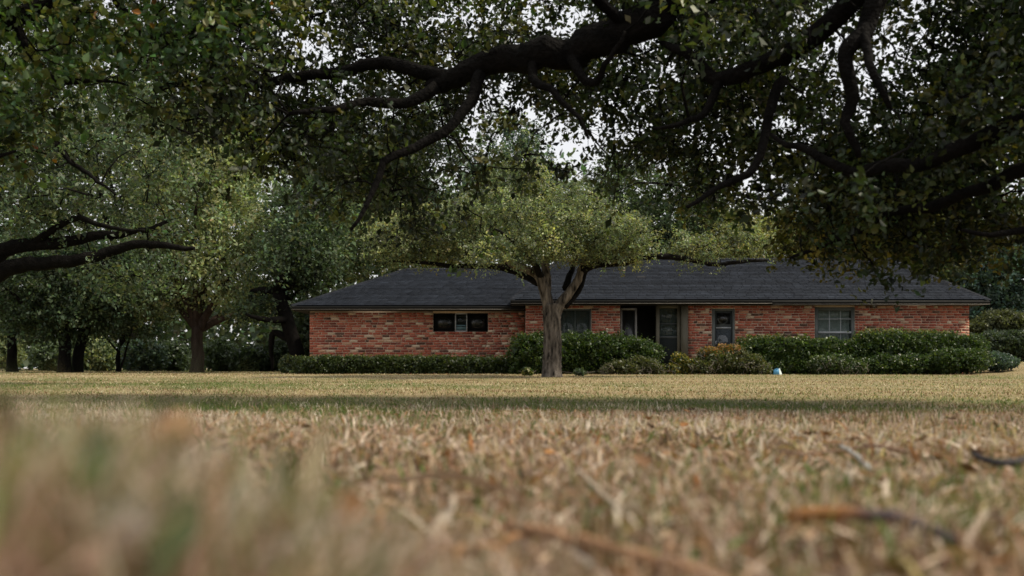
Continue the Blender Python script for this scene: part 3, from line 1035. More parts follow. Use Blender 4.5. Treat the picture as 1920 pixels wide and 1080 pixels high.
T.grow(ce, 0.066, 126, LO, spread=0.30, twig_n=7, twig_len=0.36, droop=0.05, tw_r=0.016, up=0.7, aspect=0.5)
T.done('leaf', twig_mat='bark_dark')

# ---- oak at the left with heavy limbs entering from the edge
DQ = 17.0
T = Tree('limbed_oak', 'grey green oak with heavy dark limbs entering low from the left edge', (-10.2, 17.2, 0), seed=51)
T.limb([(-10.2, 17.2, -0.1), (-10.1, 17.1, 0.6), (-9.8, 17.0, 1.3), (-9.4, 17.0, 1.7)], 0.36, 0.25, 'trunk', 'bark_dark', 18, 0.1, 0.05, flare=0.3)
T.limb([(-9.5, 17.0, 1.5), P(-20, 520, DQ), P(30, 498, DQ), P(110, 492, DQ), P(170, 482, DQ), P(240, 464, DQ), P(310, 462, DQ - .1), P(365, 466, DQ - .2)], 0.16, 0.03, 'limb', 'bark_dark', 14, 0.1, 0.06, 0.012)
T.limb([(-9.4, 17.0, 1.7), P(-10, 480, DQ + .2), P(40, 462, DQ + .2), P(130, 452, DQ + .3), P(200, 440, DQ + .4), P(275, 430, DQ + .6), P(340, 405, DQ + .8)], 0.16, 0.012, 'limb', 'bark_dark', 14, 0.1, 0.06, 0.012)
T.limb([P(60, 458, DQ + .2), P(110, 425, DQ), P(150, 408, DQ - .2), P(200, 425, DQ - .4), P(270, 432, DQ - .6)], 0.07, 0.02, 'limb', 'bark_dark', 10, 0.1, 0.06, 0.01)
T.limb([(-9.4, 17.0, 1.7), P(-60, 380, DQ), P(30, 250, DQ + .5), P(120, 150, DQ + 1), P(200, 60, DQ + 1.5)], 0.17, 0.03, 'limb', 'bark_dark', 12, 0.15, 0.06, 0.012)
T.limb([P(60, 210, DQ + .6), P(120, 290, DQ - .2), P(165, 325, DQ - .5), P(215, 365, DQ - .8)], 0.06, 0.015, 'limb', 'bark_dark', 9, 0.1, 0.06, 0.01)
LQ = [(0.070, 0.105, 0.060), (0.085, 0.120, 0.066), (0.058, 0.092, 0.054), (0.10, 0.12, 0.058)]
ce = in_ellipsoids([(P(90, 330, DQ + .3), (2.6, 2.2, 0.95)), (P(170, 180, DQ + 1.0), (2.6, 2.4, 1.2)), (P(-60, 250, DQ), (2.0, 2.4, 1.6)),
                    (P(120, 30, DQ + 1.0), (2.6, 2.4, 1.0)), (P(230, 500, DQ + .4), (1.0, .7, 0.35)), (P(330, 440, DQ), (0.5, .6, 0.25)), (P(200, 520, DQ + 1.0), (1.2, .7, .25))], 500, rg, 0.4)
T.grow(ce, 0.080, 84, LQ, spread=0.32, twig_n=6, twig_len=0.38, droop=0.1, tw_r=0.014, up=0.6, aspect=0.5)
T.done('leaf', twig_mat='bark_dark')


# ---- trees farther off
def far_tree(name, label, px, d, r_tr, ells, cols, ncl, leaf, seed, nleaf=70, fork=None, lean=0.0, bark='bark_dark', extra=(), base_py=None, group=None, shell=0.6, pts=None, spread=0.55):
    rng = np.random.default_rng(seed)
    x = (px - 960) / F * d
    z0 = float(hgt(x, d))
    T = Tree(name, label, (x, d, z0), seed=seed, group=group)
    E = [(P(ex, ey, d + dd), (rx / F * d, ry, rz / F * d)) for ex, ey, dd, rx, ry, rz in ells]
    top = np.mean([c for c, _ in E], 0)
    zf = fork if fork is not None else 0.55 * (min(c[2] - s[2] for c, s in E)) + 0.45 * top[2]
    f = np.array([x + lean, d, zf])
    tp = [np.array([x, d, z0 - 0.15]), np.array([x + lean * 0.2, d, z0 + (zf - z0) * 0.35]), f] if pts is None else pts
    f = np.asarray(tp[-1])
    T.limb(tp, r_tr, r_tr * 0.72, 'trunk', bark, 14, 0.2, 0.05, 0.01, flare=0.3)
    for c, s in E:
        for k in range(2):
            tgt = c + rng.normal(0, 0.35, 3) * s
            mid = (f + tgt) / 2 + rng.normal(0, 0.3, 3)
            T.limb([f - np.array([0, 0, 0.2]), mid, tgt], r_tr * 0.5, 0.03, 'limb', bark, 8, 0.3, 0.05, 0.02)
    for p in extra:
        T.limb(p, r_tr * 0.55, 0.04, 'limb', bark, 9, 0.2, 0.05, 0.02)
    ce = in_ellipsoids(E, int(ncl * 1.5), rng, shell)
    T.grow(ce, leaf * 1.2, nleaf, cols, spread=spread, twig_n=6, twig_len=0.7, droop=0.1, tw_r=0.022, up=0.7, aspect=0.6, make_twigs=False, sides=3)
    T.done('leaf_far', twig_mat='bark_dark')
    return T


PALEG = [(0.19, 0.235, 0.125), (0.23, 0.27, 0.14), (0.15, 0.20, 0.11), (0.27, 0.285, 0.135)]
MIDG = [(0.078, 0.112, 0.060), (0.095, 0.130, 0.068), (0.064, 0.096, 0.056)]
DARKG = [(0.044, 0.066, 0.036), (0.056, 0.08, 0.042), (0.036, 0.056, 0.034)]
YELG = [(0.15, 0.16, 0.055), (0.13, 0.145, 0.055), (0.17, 0.165, 0.05)]
TEAL = [(0.050, 0.085, 0.066), (0.062, 0.10, 0.078), (0.042, 0.074, 0.060)]

far_tree('pale_oak', 'pale green rounded oak on a reddish trunk beside the left end of the house', 370, 42, 0.30,
         [(370, 400, 0, 130, 3.4, 120), (440, 470, -2, 80, 2.2, 90), (350, 330, -2, 90, 2.4, 80), (300, 520, 0, 110, 2.6, 70), (400, 300, .5, 110, 3, 100), (450, 560, .5, 70, 2, 40)],
         PALEG, 500, 0.125, 61, fork=2.0, bark='bark_red')
far_tree('forked_oak', 'dark oak at the far left with the left one of two close trunks', 122, 40, 0.27,
         [(70, 520, 0, 110, 2.6, 75), (100, 590, 0, 90, 2, 35)], DARKG, 170, 0.12, 62, fork=1.9)
far_tree('slanting_oak', 'dark oak at the far left with the right one of two close trunks, tilting right', 143, 40.6, 0.24,
         [(190, 530, 0, 100, 2.6, 75), (160, 590, 0, 70, 2, 32)], DARKG + MIDG, 170, 0.12, 63, fork=1.9, lean=0.35)
far_tree('edge_oak', 'dark tree standing at the very left edge of the lawn', 22, 45, 0.24,
         [(-10, 500, 0, 100, 2.6, 100), (30, 590, 0, 70, 2, 35)], DARKG + MIDG, 150, 0.13, 64, fork=2.0)
far_tree('thin_tree', 'slim low tree with several thin pale stems left of the reddish trunk', 222, 47, 0.10,
         [(230, 585, 0, 85, 2, 45), (280, 560, 1, 70, 2, 45)], DARKG, 120, 0.12, 65, fork=1.2,
         extra=[[(-18.7, 47.1, 0), (-18.65, 47.1, 0.9), (-18.2, 47, 2.2)], [(-18.45, 46.9, 0), (-18.2, 46.9, 1.0), (-17.9, 47, 2.4)]])
DK = 37.5
far_tree('tall_oak', 'tall grey green tree filling the left background behind the heavy limbs', 250, 58, 0.36,
         [(240, 300, 0, 190, 4.5, 150), (90, 380, 0, 150, 4, 120), (350, 180, 0, 150, 4, 110), (150, 150, 1, 170, 4, 110), (-60, 250, 0, 120, 4, 150)],
         MIDG + PALEG + TEAL, 420, 0.16, 67, fork=3.5)
far_tree('leaning_oak', 'dark oak leaning left over the corner of the house', 560, DK, 0.30,
         [(560, 470, 0, 65, 2.2, 55), (590, 400, 2, 75, 2.6, 75), (580, 510, 1.5, 60, 2.0, 36), (490, 575, .5, 45, 1.4, 24)], MIDG + DARKG, 240, 0.115, 66,
         pts=[P(562, 702, DK), P(556, 660, DK), P(545, 625, DK), P(530, 575, DK), P(518, 535, DK)],
         extra=[[P(548, 640, DK), P(512, 625, DK), P(508, 660, DK + .3), P(510, 695, DK + .5)], [P(540, 600, DK), P(500, 600, DK - 1), P(460, 590, DK - 1.5)]])
HB = 'trees rising behind the house'
far_tree('background_tree', 'mid green tree behind the left end of the roof with a dark fork', 610, 47, 0.26,
         [(620, 440, 0, 90, 3, 75), (690, 470, 0, 90, 3, 60), (650, 380, 1, 70, 3, 60)], MIDG + PALEG, 230, 0.14, 71, group=HB, fork=4.2)
far_tree('background_tree', 'dark tree behind the roof between the leaning oak and the lawn oak', 760, 49, 0.28,
         [(770, 420, 0, 110, 3, 90), (720, 330, 0, 80, 3, 80), (640, 290, 1, 100, 3, 90), (800, 250, 1, 80, 3, 70)], DARKG, 320, 0.14, 72, group=HB)
far_tree('background_tree', 'tall pale green tree rising straight behind the lawn oak', 950, 46, 0.32,
         [(960, 330, 0, 75, 3, 110), (900, 410, 0, 100, 3, 70), (1010, 410, 0, 110, 3, 80)], MIDG + TEAL + PALEG[:1], 260, 0.125, 73, group=HB)
far_tree('background_tree', 'mid green tree behind the middle of the roof right of the lawn oak', 1230, 48, 0.30,
         [(1240, 440, 0, 100, 3, 75), (1170, 380, 1, 80, 3, 90), (1290, 380, 0, 70, 3, 80)], MIDG + DARKG, 220, 0.14, 74, group=HB)
far_tree('background_tree', 'yellow green tree showing over the roof right of its middle', 1420, 46, 0.26,
         [(1420, 460, 0, 75, 2.4, 50), (1370, 440, 1, 70, 2.4, 60)], YELG, 130, 0.12, 75, group=HB)
far_tree('background_tree', 'dark tree behind the right half of the roof', 1570, 50, 0.30,
         [(1560, 430, 0, 110, 3, 80), (1640, 450, 0, 90, 3, 70), (1600, 330, 0, 110, 3, 80), (1720, 300, 0, 90, 3, 100)], DARKG, 290, 0.15, 76, group=HB)
far_tree('background_tree', 'mid green tree with yellow leaves behind the right end of the roof', 1740, 47, 0.28,
         [(1740, 450, 0, 90, 3, 75), (1790, 500, -1, 60, 2.4, 45)], MIDG + YELG, 170, 0.13, 77, group=HB)
far_tree('background_tree', 'bluish green tree at the right edge beyond the house corner', 1880, 44, 0.28,
         [(1880, 520, 0, 75, 3, 60), (1930, 480, 1, 90, 3, 80), (1860, 580, 0, 60, 2.4, 32)], TEAL, 200, 0.13, 78, group=HB)


# ------------------------------------------------------------------ shrubs and hedges
def shrub(name, label, blobs, cols, n, leaf, seed, cat='shrub', group=None, stems=6, twigs=0, boxy=2.0, stem_mat='twig', accent=None, core=0.35):
    """blobs: (px, py_mid, depth, half width px, half depth m, half height px)"""
    rng = np.random.default_rng(seed)
    b0 = blobs[0]
    x = (b0[0] - 960) / F * b0[2]
    root = thing(name, label, cat, (x, b0[2], float(hgt(x, b0[2]))), group)
    E = [(P(a, b, d), np.array([w / F * d, dy, h / F * d])) for a, b, d, w, dy, h in blobs]
    A = np.array([(s[0] * s[2] + s[0] * s[1] + s[1] * s[2]) for _, s in E])
    k = rng.choice(len(E), n, p=A / A.sum())
    d = unit(rng.normal(0, 1, (n, 3)))
    d = d / (np.abs(d) ** boxy).sum(1, keepdims=True) ** (1 / boxy)          # superellipsoid direction
    c = np.array([e_[0] for e_ in E])[k]
    s = np.array([e_[1] for e_ in E])[k]
    rad = np.where(rng.random(n) < 0.72, 1 - 0.14 * rng.random(n) ** 1.5, rng.random(n) ** 0.5)
    rad = np.where(rng.random(n) < 0.05, 1 + 0.20 * rng.random(n) ** 2, rad)          # stray shoots
    q = c + d * s
    lump = 1 + 0.15 * np.sin(q[:, 0] * 7 + 1.3) * np.sin(q[:, 2] * 9 + q[:, 1] * 6) + 0.05 * np.sin(q[:, 0] * 15 + q[:, 2] * 13)
    pos = c + d * s * (rad * lump)[:, None] + rng.normal(0, 0.018, (n, 3))
    ok = np.ones(n, bool)
    for m_, (cc, ss) in enumerate(E):                    # drop leaves deep inside another blob
        u = (np.abs((pos - cc) / ss) ** boxy).sum(1)
        ok &= ~((k != m_) & (u < 0.55))
    ok &= pos[:, 2] > hgt(pos[:, 0], pos[:, 1]) + 0.02
    pos, dd = pos[ok], d[ok]
    m_in = int(n * core)
    pick_in = rng.integers(0, n, m_in)
    din = unit(rng.normal(0, 1, (m_in, 3)))
    din = din / (np.abs(din) ** boxy).sum(1, keepdims=True) ** (1 / boxy)
    pin = c[pick_in] + din * s[pick_in] * rng.uniform(0.35, 0.86, (m_in, 1))
    keep_ = pin[:, 2] > hgt(pin[:, 0], pin[:, 1]) + 0.05
    n_out = len(pos)
    pos, dd = np.concatenate([pos, pin[keep_]]), np.concatenate([dd, din[keep_]])
    pick = rng.integers(0, len(cols), len(pos))
    cl = np.asarray(cols)[pick] * np.exp(rng.normal(0, 0.3, (len(pos), 1)))
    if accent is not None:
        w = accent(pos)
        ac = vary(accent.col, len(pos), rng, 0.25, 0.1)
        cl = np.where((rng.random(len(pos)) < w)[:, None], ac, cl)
    a = Acc()
    big_ = np.where(np.arange(len(pos)) < n_out, 1.25, 3.2)
    leaves(a, pos, leaf * big_ * np.exp(rng.normal(0, 0.2, len(pos))), np.clip(cl, .004, .8), rng, unit(dd) * 0.5 + np.array([0, 0, .3]), 0.6, 0.66)
    f = obj('foliage', a, M['leaf'], root)
    f['kind'] = 'stuff'
    for j in range(stems):
        cc, ss = E[rng.integers(0, len(E))]
        bx_, by_ = cc[0] + rng.uniform(-.6, .6) * ss[0], cc[1] + rng.uniform(-.5, .5) * ss[1]
        g0 = float(hgt(bx_, by_))
        p = catmull([(bx_, by_, g0 - .03), (bx_ + rng.normal(0, .05), by_, (g0 + cc[2]) / 2), (bx_ + rng.normal(0, .2), by_ + rng.normal(0, .1), cc[2] + ss[2] * .4)], 0.15)[0]
        t_ = Acc()
        tube(t_, p, np.linspace(0.02, 0.008, len(p)), 5)
        obj('stem', t_, M[stem_mat], root)
    if twigs:
        t_ = Acc()
        for j in range(twigs):
            cc, ss = E[rng.integers(0, len(E))]
            bx_, by_ = cc[0] + rng.uniform(-.9, .9) * ss[0], cc[1] - ss[1] * rng.uniform(.75, 1.05)
            zz = cc[2] - ss[2] * rng.uniform(.1, .9)
            p = np.array([(bx_, by_, zz), (bx_ + rng.normal(0, .06), by_ - .02, zz + rng.uniform(.04, .12)), (bx_ + rng.normal(0, .14), by_ + .02, zz + rng.uniform(.1, .25))])
            tube(t_, p, [0.005, 0.004, 0.002], 4)
        o = obj('bare_twigs', t_, mat_plain('pale_twig', (0.20, 0.175, 0.15), 0.9), root)
        o['kind'] = 'stuff'
    return root


HEDGE = [(0.030, 0.048, 0.016), (0.040, 0.060, 0.018), (0.024, 0.040, 0.014), (0.055, 0.072, 0.020)]
GLOSS = [(0.030, 0.058, 0.014), (0.045, 0.078, 0.018), (0.024, 0.046, 0.014), (0.065, 0.092, 0.020)]


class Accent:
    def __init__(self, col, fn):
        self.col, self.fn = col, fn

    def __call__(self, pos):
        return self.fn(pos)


def lit_top(zt, w):
    return lambda p: 0.5 * smooth(zt - w, zt, p[:, 2])  # sunlit hedge tops put into the leaf colour by height


D1 = 31.4
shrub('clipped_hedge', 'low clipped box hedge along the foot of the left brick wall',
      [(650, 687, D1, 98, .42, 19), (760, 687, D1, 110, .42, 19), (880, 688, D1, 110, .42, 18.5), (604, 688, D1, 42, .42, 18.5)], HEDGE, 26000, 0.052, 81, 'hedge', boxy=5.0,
      accent=Accent((0.09, 0.10, 0.022), lit_top(0.66, 0.10)))
shrub('round_shrub', 'large rounded glossy green shrub right behind the lawn oak trunk',
      [(1100, 668, 30.6, 115, .75, 42), (1000, 672, 30.8, 45, .6, 46), (1185, 676, 30.6, 52, .6, 38)], GLOSS, 26000, 0.06, 82, boxy=3.0, stems=8)
shrub('straggly_shrub', 'straggly olive shrub with bare twigs right in front of the large rounded shrub',
      [(1165, 692, 29.6, 40, .4, 16), (1205, 688, 29.8, 32, .4, 20), (1228, 694, 29.7, 18, .35, 13), (1140, 697, 29.6, 18, .3, 9)], [(0.075, 0.085, 0.035), (0.06, 0.075, 0.03), (0.09, 0.09, 0.04)], 5200, 0.05, 83, twigs=40)
shrub('yellow_shrub', 'small yellow green shrub at the foot of the painted porch post',
      [(1276, 682, 30.2, 20, .35, 20), (1292, 690, 30.1, 20, .35, 17), (1262, 694, 30, 14, .3, 13), (1245, 696, 30.4, 20, .35, 12)], [(0.20, 0.18, 0.03), (0.07, 0.09, 0.025), (0.05, 0.07, 0.022), (0.045, 0.065, 0.02), (0.26, 0.20, 0.03)], 3600, 0.055, 84, twigs=14)
shrub('bronze_shrub', 'shrub with bronze orange top leaves and bare stems before the side door',
      [(1350, 680, 30.2, 52, .55, 26), (1372, 664, 30.3, 30, .4, 20), (1330, 666, 30.3, 24, .4, 16), (1405, 684, 30.0, 32, .5, 22), (1312, 690, 30, 26, .4, 16), (1425, 692, 29.8, 20, .4, 13)], [(0.075, 0.09, 0.03), (0.06, 0.078, 0.028), (0.10, 0.095, 0.035)], 11000, 0.052, 85, twigs=60,
      accent=Accent((0.26, 0.14, 0.045), lambda p: 0.75 * smooth(0.55, 0.95, p[:, 2]) * (p[:, 0] < 6.9)))
shrub('low_hedge', 'rounded dark green hedge under the right hand window left part',
      [(1440, 664, 31.0, 62, .6, 34), (1500, 666, 31.0, 62, .6, 33), (1560, 668, 31.0, 52, .6, 32), (1480, 688, 30.8, 95, .5, 16)], GLOSS, 22000, 0.055, 86, 'hedge', boxy=3.2, stems=8,
      accent=Accent((0.12, 0.135, 0.03), lit_top(1.25, 0.16)))
shrub('white_flecked_shrub', 'small loose shrub with pale flecks in front of the right window hedge',
      [(1560, 684, 29.8, 42, .45, 20), (1600, 690, 29.8, 24, .4, 14)], GLOSS + [(0.16, 0.18, 0.12)], 5000, 0.052, 87, twigs=22)
shrub('tall_hedge', 'wide layered dark hedge in front of the right end wall',
      [(1660, 654, 31.0, 66, .65, 35), (1740, 656, 31.0, 76, .65, 34), (1805, 662, 31.0, 44, .65, 34), (1700, 684, 30.5, 100, .7, 20), (1790, 676, 30.2, 58, .7, 22), (1640, 684, 30.6, 45, .5, 18)],
      GLOSS, 36000, 0.055, 88, 'hedge', boxy=2.8, stems=10, accent=Accent((0.13, 0.145, 0.032), lit_top(1.40, 0.16)))
shrub('spreading_juniper', 'low blue green spreading conifer at the right end of the hedge',
      [(1862, 678, 31.5, 36, .6, 17), (1882, 680, 32, 28, .5, 12)], TEAL, 4500, 0.05, 89, stems=2)
shrub('small_plant', 'little leafy sprout left of the lawn oak trunk', [(990, 698, 27.4, 9, .13, 7)], GLOSS + YELG, 150, 0.10, 90, 'plant', stems=4, core=0.0)
shrub('small_plant', 'little leafy tuft right of the lawn oak trunk', [(1088, 699, 27.2, 9, .13, 6)], MIDG, 150, 0.09, 91, 'plant', stems=4, core=0.0)
shrub('corner_shrub', 'small rounded shrub between the leaning oak and the low clipped hedge', [(537, 684, 36, 13, .4, 17), (548, 690, 36, 12, .4, 13)], MIDG + YELG[:1], 2200, 0.06, 92, stems=3)
shrub('dark_hedge', 'dark clipped hedge at the right edge beyond the house', [(1890, 643, 40, 44, .8, 22), (1940, 643, 40.5, 40, .8, 22)], DARKG, 6000, 0.085, 93, 'hedge', boxy=4)
shrub('olive_bush', 'olive bush above the dark hedge at the right edge', [(1880, 605, 41.5, 48, 1.0, 24), (1835, 620, 41.5, 26, .8, 22)], [(0.10, 0.11, 0.05), (0.085, 0.10, 0.05)], 5500, 0.09, 94)
FB = 'bushes along the far edges of the lawn'
for k, (px, py, w, h, d, c, lab) in enumerate([
        (-10, 655, 50, 36, 56, PALEG, 'pale bush at the far left edge beyond the first trunk'),
        (95, 668, 34, 28, 54, MIDG, 'mid green bush showing left of the two close trunks'),
        (180, 664, 36, 32, 54, MIDG + PALEG, 'olive bush between the close trunks and the slim tree'),
        (270, 666, 40, 32, 53, TEAL + DARKG, 'dark bluish bush right of the slim low tree'),
        (325, 668, 28, 30, 55, DARKG, 'dark bush just left of the reddish trunk'),
        (415, 668, 34, 32, 52, MIDG, 'mid green bush just right of the reddish trunk'),
        (475, 676, 42, 26, 50, DARKG, 'dark bush left of the leaning trunk'),
        (530, 668, 36, 34, 50, DARKG, 'dark bush behind the leaning trunk'),
        (1915, 668, 40, 26, 46, DARKG, 'dark bush beyond the clipped hedge at the right edge'),
        (1990, 655, 50, 40, 46, DARKG, 'dark bush past the right edge of the view'),
        (583, 630, 40, 72, 47, DARKG, 'tall dark bush showing between the leaning trunk and the brick corner')]):
    shrub('far_bush', lab, [(px, py, d, w, 1.2, h), (px + w * .4, py + h * .3, d, w * .7, 1.0, h * .7)], c, 3200, 0.13, 100 + k, 'bush', FB, stems=2)

# the far wood that closes the view behind everything
rng = np.random.default_rng(77)
acc = Acc()
n = 58000
px = np.where(np.arange(n) < 50000, rng.uniform(-700, 2600, n), rng.uniform(-300, 620, n))
d = rng.uniform(80, 104, n)
topy = np.interp(px, [-700, 0, 300, 520, 620, 800, 900, 1100, 1250, 1400, 1550, 1700, 2600], [250, 210, 190, 230, 300, 330, 300, 330, 390, 420, 380, 320, 330])
topy = topy + 26 * np.sin(px * .021 + d) + 18 * np.sin(px * .05 + 1 + d * .7) + 12 * np.sin(px * .11)
py = topy + (690 - topy) * rng.random(n) ** 1.05
py = np.where(np.arange(n) < 50000, py, rng.uniform(560, 690, n))
hole = np.sin(px * .045 + 1) * np.sin(py * .06 + 2) + 0.6 * np.sin(px * .11) * np.sin(py * .13) > 0.95
px, py, d = px[~hole], py[~hole], d[~hole]
n = len(px)
pos = np.stack([(px - 960) / F * d, d, CH + (HY - py) / F * d], 1)
pos += rng.normal(0, .3, pos.shape)
shade = np.exp(0.35 * np.sin(pos[:, 0] * .5 + pos[:, 2] * .4) * np.sin(pos[:, 2] * .8 + pos[:, 0] * .2))[:, None]
leaves(acc, pos, 0.70 * np.exp(rng.normal(0, .25, n)), np.clip(vary((0.085, 0.115, 0.068), n, rng, 0.3) * shade, .01, .5), rng, None, .6, .7)
o = obj('far_wood', acc, M['leaf_far'])
o['kind'] = 'stuff'
tag(o, 'distant mass of trees closing the view behind house and lawn', 'wood')

# ------------------------------------------------------------------ the blue box at the foot of the shrubs
bx = P(1457, 699, 29.2)
bz = float(hgt(bx[0], bx[1]))
root = thing('plastic_caddy', 'small light blue plastic box tipped on the lawn edge before the shrubs', 'box', (bx[0], bx[1], bz))
w_, h_, dp = 0.075, 0.185, 0.10
acc = Acc()
v = np.array([[-w_ - .02, -dp, 0], [w_, -dp, 0], [w_ * .75, -dp + .03, h_], [-w_ * .2, -dp + .03, h_ + .004], [-w_ - .015, -dp + .02, h_ * .74],
              [-w_ - .02, dp, 0], [w_ + .06, dp, 0], [w_ * .9, dp, h_ * .97], [-w_ * .1, dp, h_], [-w_ - .015, dp, h_ * .72]])
v[:, :2] = v[:, :2] @ np.array([[0.94, 0.34], [-0.34, 0.94]]).T
v = v + np.array([bx[0], bx[1], bz])
acc.add(v, [[0, 1, 2, 4], [1, 6, 7, 2], [5, 0, 4, 9], [6, 5, 9, 7], [2, 7, 8, 3], [3, 8, 9, 4], [0, 5, 6, 1]], [[2, 3, 4], [7, 9, 8]])
bb = obj('body', acc, M['blue'], root)
acc = Acc()
s_ = v[[1, 6, 7, 2]] + np.array([0.004, -0.002, 0.001])
acc.add(s_, [[0, 1, 2, 3]])
obj('lit_side', acc, M['bluelit'], root)  # pale sheet over the blue side, painting it as sunlit
acc = Acc()
f_ = v[[4, 2, 3]]
q0 = v[4] * .55 + v[2] * .45
acc.add(np.array([v[4] * .6 + v[0] * .05 + v[2] * .35, v[2] * .82 + v[1] * .12 + v[4] * .06, v[2] * .9 + v[3] * .1, v[3] * .8 + v[4] * .2]) + np.array([0, -.004, 0]), [[0, 1, 2, 3]])
obj('opening', acc, M['bluedark'], root)

# ------------------------------------------------------------------ grass
rng = np.random.default_rng(99)


def blades(acc, x, y, h, w, bend, lean_dir, cols, segs=3):
    n = len(x)
    z = hgt(x, y)
    base = np.stack([x, y, z - 0.004], 1)
    a = rng.uniform(0, 2 * np.pi, n)
    side = np.stack([np.cos(a), np.sin(a), np.zeros(n)], 1)
    ld = np.stack([np.cos(lean_dir), np.sin(lean_dir), np.zeros(n)], 1)
    V = []
    for s in range(segs):
        t = s / segs
        c = base + ld * (bend * h * t ** 1.6)[:, None] + np.array([0, 0, 1.0]) * (h * (t - 0.32 * bend * t * t))[:, None]
        ww = (w * (1 - 0.75 * t ** 1.5))[:, None] * 0.5
        V += [c - side * ww, c + side * ww]
    t = 1.0
    V.append(base + ld * (bend * h)[:, None] + np.array([0, 0, 1.0]) * (h * (1 - 0.32 * bend))[:, None])
    k = 2 * segs + 1
    V = np.stack(V, 1).reshape(-1, 3)
    b = (np.arange(n) * k)[:, None]
    q = np.concatenate([b + A3([[2 * s, 2 * s + 1, 2 * s + 3, 2 * s + 2]]) for s in range(segs - 1)]) if segs > 1 else None
    tri = b + A3([[2 * segs - 2, 2 * segs - 1, 2 * segs]])
    acc.add(V, q, tri, c=np.repeat(cols, k, 0))


def grass_cols(x, y, bias=0.0, k=1.0):
    n = len(x)
    g_ = np.clip(greenness(x, y) + bias + 0.22 * patch(x * 5 * k, y * 5 * k, 9.0), 0.02, 0.95)
    isg = rng.random(n) < g_
    st = np.array([(0.16, 0.085, 0.05), (0.255, 0.16, 0.115), (0.37, 0.255, 0.20), (0.44, 0.325, 0.26), (0.50, 0.40, 0.33), (0.57, 0.49, 0.42)])
    gr = np.array([(0.065, 0.115, 0.026), (0.085, 0.13, 0.032), (0.11, 0.145, 0.04), (0.15, 0.16, 0.05)])
    t = 0.47 + 0.42 * patch(x * 9 * k, y * 9 * k, 5.0) + rng.normal(0, .22, n)
    c = np.where(isg[:, None], gr[np.clip(t * 4, 0, 3).astype(int)], st[np.clip(t * 6, 0, 5).astype(int)])
    return np.clip(c * np.exp(rng.normal(0, .18, (n, 1))), .01, .85)


def sector(n, d0, d1, half, power):
    """depths spread so that near ground is denser"""
    u = rng.random(n)
    d = (d0 ** power + (d1 ** power - d0 ** power) * u) ** (1 / power)
    x = rng.uniform(-1, 1, n) * (d * half + 0.35)
    return x, d


# near turf: standing and fallen blades
acc = Acc()
n = 46000
x, y = sector(n, 0.55, 7.5, 0.60, 1.0)
h = rng.uniform(0.022, 0.070, n) * (1 + 0.35 * patch(x * 2, y * 2, 1.0))
flat = rng.random(n) < 0.22
bend = np.where(flat, rng.uniform(1.4, 2.4, n), rng.uniform(0.05, 0.8, n))
h = np.where(flat, h * 0.9, h)
blades(acc, x, y, np.abs(h), rng.uniform(0.0028, 0.0070, n) * (1 + y * 0.04), bend, rng.uniform(0, 6.28, n), grass_cols(x, y, -0.04), 3)
# taller stuff on the hump at the left, close to the lens
n = 6500
x, y = rng.normal(-0.29, 0.20, n), np.abs(rng.normal(0.66, 0.17, n)) + 0.02
ok = (np.hypot(x, y) > 0.36) & (y > 0.3)
x, y = x[ok], y[ok]
h = rng.uniform(0.03, 0.095, len(x)) * (1 + 0.35 * patch(x * 7, y * 7, 2.0))
h = np.abs(h) + 0.01
blades(acc, x, y, h, rng.uniform(0.002, 0.0045, len(x)), rng.uniform(0.1, 1.3, len(x)), rng.uniform(0, 6.28, len(x)), np.clip(grass_cols(x, y, -0.03, 2.2) * np.exp(0.35 * patch(x * 16, y * 16, 7.0))[:, None], .02, .6), 3)
# a few tall stems rising past the horizon
px = np.array([318, 432, 60, 118, 585, 180, 520, 985, 250, 20])
dd = np.array([.62, .66, .7, .75, .8, .72, .9, 1.6, .68, .6])
py = np.array([625, 650, 690, 660, 700, 715, 690, 772, 690, 700])
x, y = (px - 960) / F * dd, dd
h = (CH + (HY - py) / F * dd) - hgt(x, y)
blades(acc, x, y, np.abs(h) / 0.97, np.full(10, .0035), np.full(10, .12), rng.uniform(0, 6.28, 10), vary((0.36, 0.30, 0.16), 10, rng, .15), 3)
o = obj('near_grass', acc, M['grass'])
o['kind'] = 'stuff'
tag(o, 'coarse dry straw coloured grass with green blades close to the viewer', 'grass')

# lawn beyond
acc = Acc()
n = 138000
x, y = sector(n, 6.5, 62, 0.62, 0.55)
inside = (y > DL - 0.2) & (x > XE0 - 0.2) & (x < XE1 + 0.2)
x, y = x[~inside], y[~inside]
n = len(x)
lc = grass_cols(x, y, 0.14) * np.array([0.93, 1.0, 0.82])
rt = np.hypot((x - 1.05) / 1.5, y - 25.9)
lit_ = (rng.random(n) < 0.8 * (1 - smooth(0.5, 1.5, rt)))[:, None]
lc = np.where(lit_, vary((0.13, 0.085, 0.06), n, rng, .3), lc)          # dead leaves under the lawn oak
h = rng.uniform(0.02, 0.05, n) * (1 + 0.006 * y)
blades(acc, x, y, h, rng.uniform(0.006, 0.013, n) * (0.55 + 0.055 * y), rng.uniform(0.2, 1.6, n), rng.uniform(0, 6.28, n), lc, 1)
o = obj('lawn_grass', acc, M['grass'])
o['kind'] = 'stuff'
tag(o, 'mown tan and green lawn grass stretching to the house', 'grass')

